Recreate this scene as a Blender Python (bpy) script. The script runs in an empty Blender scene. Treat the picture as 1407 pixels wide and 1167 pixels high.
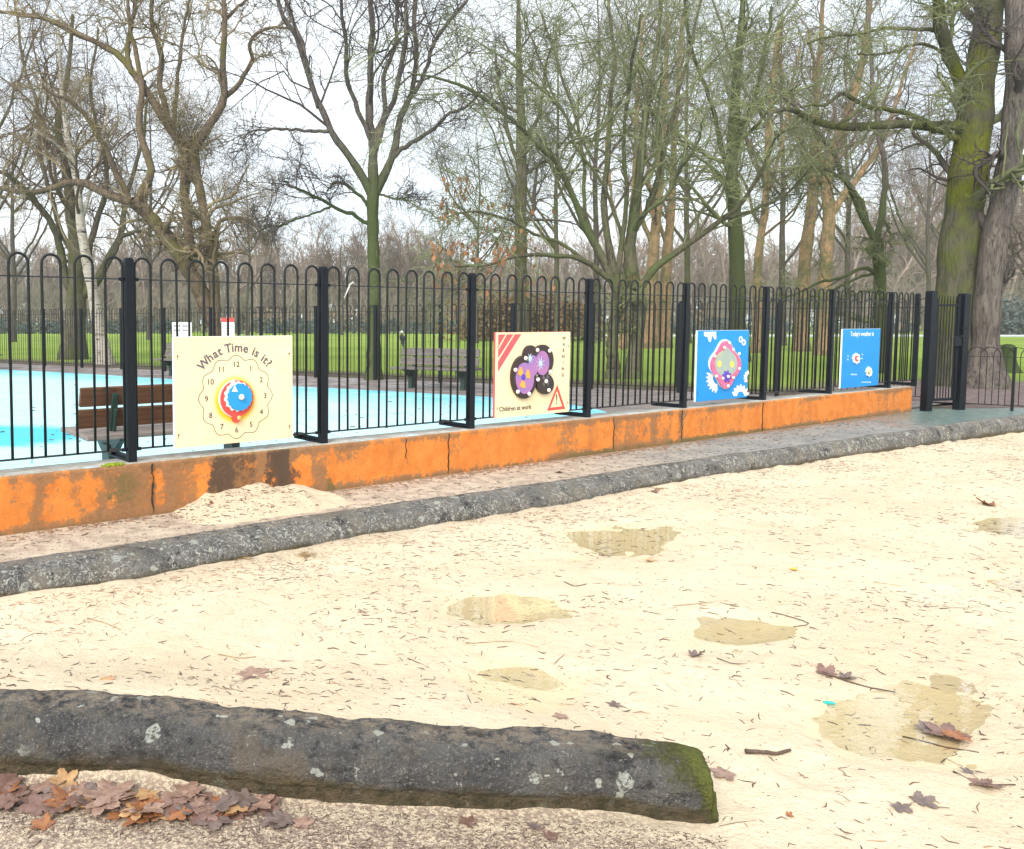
import bpy, bmesh, math, random
import numpy as np
from mathutils import Vector, Matrix

random.seed(7)
RNG = np.random.default_rng(11)
PI = math.pi
scene = bpy.context.scene
COL = scene.collection

# ------------------------------------------------------------------ camera
F, CX, E = 1150.0, 460.0, 1.44
TH = math.radians(4.0)
CY = 443.0 + F * math.tan(TH)
cam_d = bpy.data.cameras.new("camera")
cam = bpy.data.objects.new("camera", cam_d)
COL.objects.link(cam)
cam.location = (0, 0, E)
cam.rotation_euler = (PI / 2 - TH, 0, 0)
cam_d.sensor_fit = 'HORIZONTAL'
cam_d.sensor_width = 36
cam_d.lens = F / 1407 * 36
cam_d.shift_x = (703.5 - CX) / 1407
cam_d.shift_y = (CY - 583.5) / 1407
cam_d.clip_end = 3000
scene.camera = cam


def ray(px, py):
    u, v = (px - CX) / F, (CY - py) / F
    return Vector((u, math.cos(TH) + v * math.sin(TH), -math.sin(TH) + v * math.cos(TH)))


def G(px, py, z=0.0):            # the point of the horizontal plane z seen at a pixel
    d = ray(px, py)
    return Vector((0, 0, E)) + d * ((z - E) / d.z)


def A(px, py, Y):                # the point at distance Y seen at a pixel
    d = ray(px, py)
    return Vector((0, 0, E)) + d * (Y / d.y)


# ------------------------------------------------------------------ objects
def wmat(o):
    m = o.matrix_basis.copy()
    while o.parent:
        o = o.parent
        m = o.matrix_basis @ m
    return m


def tag(o, label=None, cat=None, group=None, kind=None):
    if label: o['label'] = label
    if cat: o['category'] = cat
    if group: o['group'] = group
    if kind: o['kind'] = kind
    return o


def thing(name, label, cat, loc=(0, 0, 0), rz=0.0, group=None):
    o = bpy.data.objects.new(name, None)
    o.empty_display_size = 0.1
    COL.objects.link(o)
    o.location = loc
    o.rotation_euler = (0, 0, rz)
    return tag(o, label, cat, group)


def link(name, me, mat=None, parent=None, world=False, smooth=False):
    o = bpy.data.objects.new(name, me)
    COL.objects.link(o)
    if mat is not None:
        me.materials.clear()
        me.materials.append(mat)
    if world and parent:
        me.transform(wmat(parent).inverted())
    if parent: o.parent = parent
    if smooth:
        me.polygons.foreach_set('use_smooth', [True] * len(me.polygons))
    return o


def dup(root, parent=None):
    c = root.copy()
    COL.objects.link(c)
    c.parent = parent
    for ch in list(KIDS(root)):
        dup(ch, c)
    return c


def KIDS(o):
    return [x for x in COL.objects if x.parent == o]


def np_mesh(name, V, quads=None, tris=None):
    V = np.asarray(V, np.float32).reshape(-1, 3)
    me = bpy.data.meshes.new(name)
    me.vertices.add(len(V))
    me.vertices.foreach_set('co', V.ravel())
    idx, tot = [], []
    if quads is not None and len(quads):
        q = np.asarray(quads, np.int32).reshape(-1, 4); idx.append(q.ravel()); tot.append(np.full(len(q), 4, np.int32))
    if tris is not None and len(tris):
        t = np.asarray(tris, np.int32).reshape(-1, 3); idx.append(t.ravel()); tot.append(np.full(len(t), 3, np.int32))
    idx = np.concatenate(idx); tot = np.concatenate(tot)
    me.loops.add(len(idx))
    me.loops.foreach_set('vertex_index', idx)
    me.polygons.add(len(tot))
    st = np.zeros(len(tot), np.int32); st[1:] = np.cumsum(tot)[:-1]
    me.polygons.foreach_set('loop_start', st)
    me.polygons.foreach_set('loop_total', tot)
    me.update(calc_edges=True)
    return me


def set_attr(me, name, vals):
    a = me.attributes.new(name, 'FLOAT', 'POINT')
    a.data.foreach_set('value', np.asarray(vals, np.float32))


class MB:                        # collects shapes that make one part
    def __init__(s): s.v, s.f = [], []

    def add(s, vs, fs):
        n = len(s.v)
        s.v += [tuple(p) for p in vs]
        s.f += [tuple(i + n for i in f) for f in fs]
        return s

    def box(s, x0, x1, y0, y1, z0, z1, c=0.0, M=None):
        if c <= 0:
            vs = [(x, y, z) for x in (x0, x1) for y in (y0, y1) for z in (z0, z1)]
            fs = [(0, 1, 3, 2), (4, 6, 7, 5), (0, 4, 5, 1), (2, 3, 7, 6), (0, 2, 6, 4), (1, 5, 7, 3)]
        else:
            bm = bmesh.new()
            for x, sx in ((x0, 1), (x1, -1)):
                for y, sy in ((y0, 1), (y1, -1)):
                    for z, sz in ((z0, 1), (z1, -1)):
                        bm.verts.new((x, y + sy * c, z + sz * c)); bm.verts.new((x + sx * c, y, z + sz * c)); bm.verts.new((x + sx * c, y + sy * c, z))
            bmesh.ops.convex_hull(bm, input=bm.verts)
            bm.verts.index_update()
            vs = [tuple(v.co) for v in bm.verts]; fs = [tuple(v.index for v in f.verts) for f in bm.faces]
            bm.free()
        if M is not None: vs = [tuple(M @ Vector(v)) for v in vs]
        return s.add(vs, fs)

    def tube(s, pts, r, n=8, cap=True):
        pts = [Vector(p) for p in pts]
        rs = r if isinstance(r, (list, tuple)) else [r] * len(pts)
        vs, fs = [], []
        mean = (pts[-1] - pts[0]).normalized() if (pts[-1] - pts[0]).length > 1e-6 else Vector((1, 0, 0))
        ref = min((Vector((1, 0, 0)), Vector((0, 1, 0)), Vector((0, 0, 1))), key=lambda a: sum(abs((pts[i + 1] - pts[i]).normalized().dot(a)) for i in range(len(pts) - 1)))
        for i, p in enumerate(pts):
            t = (pts[min(i + 1, len(pts) - 1)] - pts[max(i - 1, 0)]).normalized()
            a = t.cross(ref).normalized(); b = t.cross(a)
            for k in range(n):
                q = 2 * PI * k / n
                vs.append(p + (a * math.cos(q) + b * math.sin(q)) * rs[i])
        for i in range(len(pts) - 1):
            for k in range(n):
                k2 = (k + 1) % n
                fs.append((i * n + k, i * n + k2, (i + 1) * n + k2, (i + 1) * n + k))
        if cap:
            fs.append(tuple(range(n))[::-1]); fs.append(tuple(range((len(pts) - 1) * n, len(pts) * n)))
        return s.add(vs, fs)

    def plate(s, pts, y0, y1):   # outline in local x,z extruded from y0 (front) back to y1
        n = len(pts)
        vs = [(p[0], y0, p[1]) for p in pts] + [(p[0], y1, p[1]) for p in pts]
        fs = [tuple(range(n)), tuple(range(n, 2 * n))[::-1]] + [(i, n + i, n + (i + 1) % n, (i + 1) % n) for i in range(n)]
        return s.add(vs, fs)

    def ball(s, c, r, sc=(1, 1, 1), n=10):
        vs, fs = [], []
        m = n // 2
        for i in range(m + 1):
            a = PI * i / m
            for k in range(n):
                b = 2 * PI * k / n
                vs.append((c[0] + r * sc[0] * math.sin(a) * math.cos(b), c[1] + r * sc[1] * math.sin(a) * math.sin(b), c[2] + r * sc[2] * math.cos(a)))
        for i in range(m):
            for k in range(n):
                fs.append((i * n + k, i * n + (k + 1) % n, (i + 1) * n + (k + 1) % n, (i + 1) * n + k))
        return s.add(vs, fs)

    def build(s, name, mat, parent=None, world=False, smooth=False):
        me = bpy.data.meshes.new(name)
        me.from_pydata(s.v, [], s.f)
        bm = bmesh.new(); bm.from_mesh(me)
        bmesh.ops.recalc_face_normals(bm, faces=bm.faces)
        bm.to_mesh(me); bm.free()
        return link(name, me, mat, parent, world, smooth)


def text_mesh(txt, size, depth=0.001, shear=0.0, offset=0.0):
    cu = bpy.data.curves.new('t', 'FONT')
    cu.body = txt; cu.size = size; cu.extrude = depth; cu.align_x = 'CENTER'; cu.align_y = 'CENTER'
    cu.resolution_u = 3; cu.offset = offset
    o = bpy.data.objects.new('t', cu)
    me = bpy.data.meshes.new_from_object(o)
    bpy.data.objects.remove(o); bpy.data.curves.remove(cu)
    return me


# ------------------------------------------------------------------ value noise
_tab = RNG.random((256, 256)).astype(np.float32)


def vnoise(x, y, s=0):
    x = np.asarray(x, np.float64) + s * 17.3; y = np.asarray(y, np.float64) + s * 9.1
    i, j = np.floor(x).astype(int), np.floor(y).astype(int)
    fx, fy = x - i, y - j
    fx = fx * fx * (3 - 2 * fx); fy = fy * fy * (3 - 2 * fy)
    a = _tab[i % 256, j % 256]; b = _tab[(i + 1) % 256, j % 256]; c = _tab[i % 256, (j + 1) % 256]; d = _tab[(i + 1) % 256, (j + 1) % 256]
    return (a * (1 - fx) + b * fx) * (1 - fy) + (c * (1 - fx) + d * fx) * fy


def fbm(x, y, o=4, s=0):
    r, a, t = 0, 1.0, 0
    for k in range(o):
        r = r + a * vnoise(np.asarray(x) * 2 ** k, np.asarray(y) * 2 ** k, s + k); t += a; a *= .5
    return r / t


def sstep(a, b, x):
    t = np.clip((np.asarray(x, np.float64) - a) / (b - a), 0, 1)
    return t * t * (3 - 2 * t)


# ------------------------------------------------------------------ materials
def new_mat(name):
    m = bpy.data.materials.new(name); m.use_nodes = True
    nt = m.node_tree
    return m, nt, nt.nodes['Principled BSDF']


class N:                         # small node helper
    def __init__(s, nt):
        s.nt = nt; s.co = nt.nodes.new('ShaderNodeTexCoord').outputs['Object']

    def _set(s, sock, v):
        if isinstance(v, bpy.types.NodeSocket): s.nt.links.new(v, sock)
        elif isinstance(v, (tuple, list)) and len(v) == 3 and sock.type == 'RGBA': sock.default_value = (*v, 1)
        else: sock.default_value = v

    def map(s, scale=(1, 1, 1), loc=(0, 0, 0), rot=(0, 0, 0)):
        n = s.nt.nodes.new('ShaderNodeMapping'); s.nt.links.new(s.co, n.inputs[0])
        n.inputs['Scale'].default_value = scale; n.inputs['Location'].default_value = loc; n.inputs['Rotation'].default_value = rot
        return n.outputs[0]

    def noise(s, scale, detail=4, rough=.55, vec=None, dist=0.0):
        n = s.nt.nodes.new('ShaderNodeTexNoise'); n.inputs['Scale'].default_value = scale; n.inputs['Detail'].default_value = detail
        n.inputs['Roughness'].default_value = rough; n.inputs['Distortion'].default_value = dist
        s.nt.links.new(vec or s.co, n.inputs['Vector']); return n.outputs['Fac']

    def voro(s, scale, vec=None, feature='F1'):
        n = s.nt.nodes.new('ShaderNodeTexVoronoi'); n.inputs['Scale'].default_value = scale; n.feature = feature
        s.nt.links.new(vec or s.co, n.inputs['Vector']); return n.outputs['Distance']

    def ramp(s, f, a, b):        # smooth 0..1 between a and b
        n = s.nt.nodes.new('ShaderNodeMapRange'); n.interpolation_type = 'SMOOTHSTEP'
        s._set(n.inputs[0], f); n.inputs[1].default_value = a; n.inputs[2].default_value = b
        return n.outputs[0]

    def math(s, op, a, b=0.0, c=None):
        n = s.nt.nodes.new('ShaderNodeMath'); n.operation = op
        s._set(n.inputs[0], a); s._set(n.inputs[1], b)
        if c is not None: s._set(n.inputs[2], c)
        return n.outputs[0]

    def mix(s, f, a, b):
        n = s.nt.nodes.new('ShaderNodeMix'); n.data_type = 'RGBA'
        s._set(n.inputs[0], f); s._set(n.inputs[6], a); s._set(n.inputs[7], b)
        return n.outputs[2]

    def attr(s, name):
        n = s.nt.nodes.new('ShaderNodeAttribute'); n.attribute_name = name
        return n.outputs['Fac']

    def sep(s, vec=None):
        n = s.nt.nodes.new('ShaderNodeSeparateXYZ'); s.nt.links.new(vec or s.co, n.inputs[0]); return n.outputs

    def bump(s, h, dist=.01, strength=1.0, nrm=None):
        n = s.nt.nodes.new('ShaderNodeBump'); n.inputs['Distance'].default_value = dist; n.inputs['Strength'].default_value = strength
        s.nt.links.new(h, n.inputs['Height'])
        if nrm is not None: s.nt.links.new(nrm, n.inputs['Normal'])
        return n.outputs[0]


def fin(m, nt, b, n, col, rough=.8, bump=None, spec=.3):
    n._set(b.inputs['Base Color'], col)
    n._set(b.inputs['Roughness'], rough)
    b.inputs['Specular IOR Level'].default_value = spec
    if bump is not None: nt.links.new(bump, b.inputs['Normal'])
    return m


def simple(name, c1, c2=None, scale=20, rough=.6, bump=.0, spec=.4, detail=4):
    m, nt, b = new_mat(name); n = N(nt)
    f = n.noise(scale, detail)
    col = n.mix(n.ramp(f, .3, .7), c1, c2 or tuple(x * .75 for x in c1))
    return fin(m, nt, b, n, col, rough, n.bump(f, bump) if bump else None, spec)


def bark(name, c1, c2, moss=None, moss_amt=.5, scale=6.0, dark=(.03, .025, .02), vert=.18, bd=.03, fade=None):
    m, nt, b = new_mat(name); n = N(nt)
    v = n.map((1, 1, vert))
    f = n.noise(scale, 6, .6, v, 1.0)
    f2 = n.noise(scale * 4, 5, .65, v, .5)
    big = n.noise(.9, 4, .6)
    col = n.mix(n.ramp(f, .35, .65), c1, c2)
    col = n.mix(n.ramp(f2, .62, .42), col, dark) if False else n.mix(n.math('MULTIPLY', n.ramp(f2, .5, .36), .7), col, dark)
    if moss:
        k = n.math('MULTIPLY', n.ramp(n.math('ADD', big, n.math('MULTIPLY', n.noise(9, 4), .35)), .85 - moss_amt * .5, 1.0 - moss_amt * .5), .9)
        if fade: k = n.math('MULTIPLY', k, n.ramp(n.sep()[2], fade[1], fade[0]))
        col = n.mix(k, col, n.mix(n.noise(30), moss, tuple(x * .45 for x in moss)))
    h = n.math('ADD', f2, n.math('MULTIPLY', f, .8))
    return fin(m, nt, b, n, col, .9, n.bump(h, bd), .15)


M = {}
M['fence'] = simple('black_fence_paint', (.004, .006, .007), (.010, .011, .011), 60, .5, .0006, .3)
M['post'] = simple('blue_black_post_paint', (.003, .006, .011), (.002, .004, .007), 30, .5, .0008, .28)
M['rail'] = simple('worn_rail_paint', (.03, .03, .03), (.012, .014, .016), 60, .4)
M['green_iron'] = simple('dark_green_iron', (.012, .035, .028), (.02, .05, .04), 30, .45, .001, .5)
M['wood_brown'] = None


def wood(name, c1, c2, axis=0):
    m, nt, b = new_mat(name); n = N(nt)
    sc = [14, 14, 14]; sc[axis] = 1.1
    v = n.map(tuple(sc))
    f = n.noise(2.2, 6, .6, v, .6)
    g = n.noise(6, 4, .6, v)
    big = n.noise(3.0, 3)
    col = n.mix(n.ramp(f, .3, .7), c1, c2)
    col = n.mix(n.math('MULTIPLY', n.ramp(big, .5, .7), .5), col, tuple(x * .45 for x in c1))
    return fin(m, nt, b, n, col, .75, n.bump(g, .003), .25)


M['wood_brown'] = wood('stained_brown_timber', (.10, .045, .024), (.17, .085, .045))
M['wood_lit'] = wood('lit_orange_timber', (.22, .115, .05), (.13, .06, .03))  # brighter copy of the brown timber, with light put into its colour
M['wood_seat'] = wood('bleached_seat_timber', (.30, .26, .24), (.17, .14, .12))
M['wood_grey'] = wood('weathered_grey_timber', (.17, .145, .13), (.10, .085, .078))
# ================================================================== lines of the place
P1, P8 = G(178, 635, .40), G(1223, 533, .40)
fdir = Vector((P8.x - P1.x, P8.y - P1.y, 0)); SP = fdir.length / 7; fdir.normalize()
FA = math.atan2(fdir.y, fdir.x)
fnor = Vector((-fdir.y, fdir.x, 0))          # towards the pool
FO = Vector((P1.x, P1.y, 0))


def LU(px, off=0.0):                         # where the sight line of column px meets the fence line
    k = (px - CX) / ray(px, 500).y / F
    k = ray(px, 500).x / ray(px, 500).y
    o = FO + fnor * off
    return (k * o.y - o.x) / (fdir.x - k * fdir.y)


def LZ(px, py, off=0.0):
    d = ray(px, py); o = FO + fnor * off
    n2 = Vector((fnor.x, fnor.y))
    t = (o.x * fnor.x + o.y * fnor.y) / (d.x * fnor.x + d.y * fnor.y)
    p = Vector((0, 0, E)) + d * t
    q = p - FO
    return (q.dot(fdir), p.z)


def FP(u, off=0.0, z=0.0):
    p = FO + fdir * u + fnor * off
    return Vector((p.x, p.y, z))


UEND = LU(1255, -.10)
# ================================================================== long kerb geometry
KB = [(-420, 880), (-200, 853), (0, 824), (100, 811), (224, 793), (279, 782), (370, 763), (478, 742), (597, 722), (700, 709), (831, 685), (901, 670), (986, 655), (1082, 641), (1117, 637), (1199, 624), (1322, 605), (1407, 594), (1500, 585), (1700, 572)]
KT = [(-420, 838), (-200, 806), (0, 773), (149, 750), (200, 744), (328, 722), (430, 706), (560, 690), (700, 669), (830, 649), (965, 629), (1035, 618.5), (1117, 610), (1240, 596), (1407, 569), (1500, 560), (1700, 548)]


def lerp_tab(tab, x):
    xs = [p[0] for p in tab]; ys = [p[1] for p in tab]
    return float(np.mean(np.interp(x + np.linspace(-55, 55, 11), xs, ys))) if len(tab) > 10 else float(np.interp(x, xs, ys))


def sand_base(X, Y):
    return -.115 - .0075 * np.maximum(X, 0)


def kerb_bottom(px):
    y = lerp_tab(KB, px); z = -.115
    for _ in range(3):
        p = G(px, y, z); z = float(sand_base(p.x, p.y))
    return G(px, y, z)


kx = list(np.linspace(-420, 1700, 240))
kb = [kerb_bottom(x) for x in kx]
kt = [G(x, lerp_tab(KT, x), .035) for x in kx]
kb_xy = np.array([(p.x, p.y) for p in kb])
kx2 = np.linspace(-420, 1700, 1000)
_a = np.array([kerb_bottom(float(x))[:] for x in kx2]); _c = np.array([G(float(x), lerp_tab(KT, x), .035)[:] for x in kx2])
_t = np.gradient(_a[:, :2], axis=0)
def _sm(v, k=61):
    p = np.concatenate([np.repeat(v[:1], k // 2, 0), v, np.repeat(v[-1:], k // 2, 0)])
    return np.stack([np.convolve(p[:, j], np.ones(k) / k, 'valid') for j in range(v.shape[1])], 1)
_t = _sm(_t, 101); _t /= np.linalg.norm(_t, axis=1, keepdims=True); _w = np.stack([-_t[:, 1], _t[:, 0]], 1)
_d = _sm(((_c - _a)[:, :2] * _w).sum(1)[:, None], 81)[:, 0]
_f = [(float(x), float(y)) for x, y in (_a[:, :2] + _w * np.clip(_d, .14, .85)[:, None] * .8)[::4]]


# pool and paving
def strip(name, front, back, z, mat, kind='structure'):
    n = len(front)
    V = [(p[0], p[1], z) for p in front] + [(p[0], p[1], z) for p in back]
    q = [(i, i + 1, n + i + 1, n + i) for i in range(n - 1)]
    me = np_mesh(name, V, q)
    return tag(link(name, me, mat), kind=kind)


# ---- materials of the ground
m, nt, b = new_mat('grass_and_mulch'); n = N(nt)
# distance beyond the far fence decides where mulch gives way to lawn
Q1, Q2 = G(14, 501), G(1067, 545)
gdir = Vector((Q2.x - Q1.x, Q2.y - Q1.y, 0)); gdir.normalize()
gnor = Vector((-gdir.y, gdir.x, 0))
if gnor.y < 0: gnor = -gnor
geo = n.sep()
dist = n.math('ADD', n.math('MULTIPLY', geo[0], gnor.x), n.math('MULTIPLY', geo[1], gnor.y))
dist = n.math('SUBTRACT', dist, float(Vector((Q1.x, Q1.y, 0)).dot(gnor)))
edge = n.math('ADD', dist, n.math('MULTIPLY', n.noise(.45, 4), -3.0))
lawn = n.ramp(edge, .1, 2.6)
patch = n.ramp(n.noise(.12, 5, .6), .32, .62)
fine = n.noise(9, 5, .7)
tuft = n.noise(30, 3, .7)
gc = n.mix(patch, (.21, .33, .035), (.33, .45, .07))
gc = n.mix(n.math('MULTIPLY', n.ramp(fine, .42, .62), .55), gc, (.10, .17, .02))
gc = n.mix(n.math('MULTIPLY', n.ramp(tuft, .5, .7), .3), gc, (.28, .36, .08))
mud = n.mix(n.ramp(fine, .35, .62), (.19, .145, .125), (.10, .07, .055))
mud = n.mix(n.ramp(n.noise(22, 3, .7), .55, .7), mud, (.30, .22, .17))
mud = n.mix(n.math('MULTIPLY', n.ramp(n.noise(1.1, 3), .48, .62), .5), mud, (.09, .12, .04))
col = n.mix(n.math('MULTIPLY', lawn, n.math('ADD', .9, 0)), mud, gc)
# trampled earth near the two big trees at the right
tx = G(1340, 535)
dx = n.math('SUBTRACT', geo[0], tx.x + .8); dy = n.math('SUBTRACT', geo[1], tx.y - 1.2)
rr = n.math('SQRT', n.math('ADD', n.math('MULTIPLY', dx, dx), n.math('MULTIPLY', dy, dy)))
rr = n.math('ADD', rr, n.math('MULTIPLY', n.noise(.5, 4), 2.0))
col = n.mix(n.ramp(rr, 6.2, 4.6), col, n.mix(n.ramp(fine, .4, .6), (.27, .21, .2), (.16, .12, .11)))
M['ground'] = fin(m, nt, b, n, col, .95, n.bump(n.math('ADD', fine, tuft), .05), .1)

m, nt, b = new_mat('paving'); n = N(nt)
f = n.noise(1.3, 5, .6); g = n.noise(40, 4, .7)
col = n.mix(n.ramp(f, .35, .65), (.25, .21, .20), (.15, .125, .12))
col = n.mix(n.ramp(g, .55, .68), col, (.30, .24, .20))
brick = nt.nodes.new('ShaderNodeTexBrick'); nt.links.new(n.map((1, 1, 1), rot=(0, 0, .62)), brick.inputs[0])
brick.inputs['Scale'].default_value = 1.0; brick.inputs['Brick Width'].default_value = .9; brick.inputs['Row Height'].default_value = .6
brick.inputs['Mortar Size'].default_value = .012
col = n.mix(n.math('MULTIPLY', brick.outputs['Fac'], .6), col, (.06, .05, .045))
M['paving'] = fin(m, nt, b, n, col, n.ramp(f, .2, .8), n.bump(g, .004), .4)

m, nt, b = new_mat('pool_paint'); n = N(nt)
edgea = n.attr('rim')
f = n.noise(.5, 5, .6); g = n.noise(30, 4)
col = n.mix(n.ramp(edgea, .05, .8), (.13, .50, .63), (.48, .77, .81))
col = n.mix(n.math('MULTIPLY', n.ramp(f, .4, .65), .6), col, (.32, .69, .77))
br = nt.nodes.new('ShaderNodeTexBrick'); nt.links.new(n.map((1, 1, 1), rot=(0, 0, -.35)), br.inputs[0])
br.inputs['Scale'].default_value = 1.0; br.inputs['Brick Width'].default_value = 3.6; br.inputs['Row Height'].default_value = 3.0; br.inputs['Mortar Size'].default_value = .012
col = n.mix(n.math('MULTIPLY', br.outputs['Fac'], .75), col, (.10, .28, .33))
col = n.mix(n.math('MULTIPLY', n.ramp(n.noise(1.7, 6, .75), .52, .62), .5), col, (.50, .70, .72))
col = n.mix(n.ramp(n.noise(6, 6, .8), .63, .70), col, (.16, .30, .32))
col = n.mix(n.attr('patch'), col, (.05, .50, .68))
M['pool'] = fin(m, nt, b, n, col, n.math('ADD', n.math('MULTIPLY', n.ramp(f, .35, .65), .3), .35), n.bump(g, .003), .35)

m, nt, b = new_mat('path_slabs'); n = N(nt)
gx = n.sep()
f = n.noise(1.6, 5, .6); g = n.noise(55, 4, .75); h = n.noise(7, 5, .7)
sandy = n.mix(n.ramp(h, .35, .65), (.56, .46, .35), (.35, .27, .21))
grey = n.mix(n.ramp(f, .3, .7), (.31, .30, .27), (.21, .21, .20))
green = n.mix(n.ramp(h, .35, .65), (.19, .27, .245), (.14, .19, .18))
col = n.mix(n.ramp(n.math('ADD', gx[0], n.math('MULTIPLY', f, 2)), 2.5, 6.0), sandy, grey)
col = n.mix(n.ramp(n.math('ADD', gx[0], n.math('MULTIPLY', h, 1.5)), 8.7, 9.6), col, green)
col = n.mix(n.ramp(g, .57, .66), col, (.09, .07, .05))
wet = n.ramp(n.math('ADD', gx[0], n.math('MULTIPLY', n.noise(2.2, 3), 5)), 9.5, 10.6)
M['path'] = fin(m, nt, b, n, col, n.math('SUBTRACT', .85, n.math('MULTIPLY', wet, .62)), n.bump(n.math('ADD', g, h), .006), .4)

m, nt, b = new_mat('wet_sand'); n = N(nt)
f = n.noise(.9, 5, .6); g = n.noise(140, 3, .7); h = n.noise(14, 5, .65); k = n.noise(46, 4, .75)
col = n.mix(n.ramp(f, .3, .7), (.64, .52, .36), (.715, .60, .44))
col = n.mix(n.math('MULTIPLY', n.ramp(n.noise(2.3, 5, .65, dist=.8), .5, .7), .5), col, (.60, .475, .325))
col = n.mix(n.math('MULTIPLY', n.ramp(h, .52, .72), .45), col, (.60, .47, .31))
col = n.mix(n.math('MULTIPLY', n.ramp(k, .62, .72), .5), col, (.42, .31, .19))
col = n.mix(n.ramp(n.attr('wet'), .15, .9), col, n.mix(f, (.68, .55, .34), (.73, .60, .40)))
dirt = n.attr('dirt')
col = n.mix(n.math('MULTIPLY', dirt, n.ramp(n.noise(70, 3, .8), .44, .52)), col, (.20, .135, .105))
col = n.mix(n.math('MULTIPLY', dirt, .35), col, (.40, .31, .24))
bp = n.bump(n.math('ADD', n.math('MULTIPLY', h, 1.6), n.math('ADD', k, n.math('MULTIPLY', g, .4))), .012)
M['sand'] = fin(m, nt, b, n, col, .85, bp, .3)

m, nt, b = new_mat('puddle_water'); n = N(nt)
for nd in list(nt.nodes):
    if nd.type == 'BSDF_PRINCIPLED': nt.nodes.remove(nd)
out = [x for x in nt.nodes if x.type == 'OUTPUT_MATERIAL'][0]
tr = nt.nodes.new('ShaderNodeBsdfTransparent'); tr.inputs[0].default_value = (.97, .95, .88, 1)
gl = nt.nodes.new('ShaderNodeBsdfGlossy'); gl.inputs['Roughness'].default_value = .02
fr = nt.nodes.new('ShaderNodeFresnel'); fr.inputs[0].default_value = 3.0
bm_ = n.bump(n.noise(9, 3), .0012); nt.links.new(bm_, fr.inputs['Normal']); nt.links.new(bm_, gl.inputs['Normal'])
mx = nt.nodes.new('ShaderNodeMixShader'); gb = nt.nodes.new('ShaderNodeNewGeometry'); nt.links.new(n.math('MULTIPLY', fr.outputs[0], n.math('SUBTRACT', 1.0, gb.outputs['Backfacing'])), mx.inputs[0]); nt.links.new(tr.outputs[0], mx.inputs[1]); nt.links.new(gl.outputs[0], mx.inputs[2])
nt.links.new(mx.outputs[0], out.inputs[0])
M['water'] = m


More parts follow.
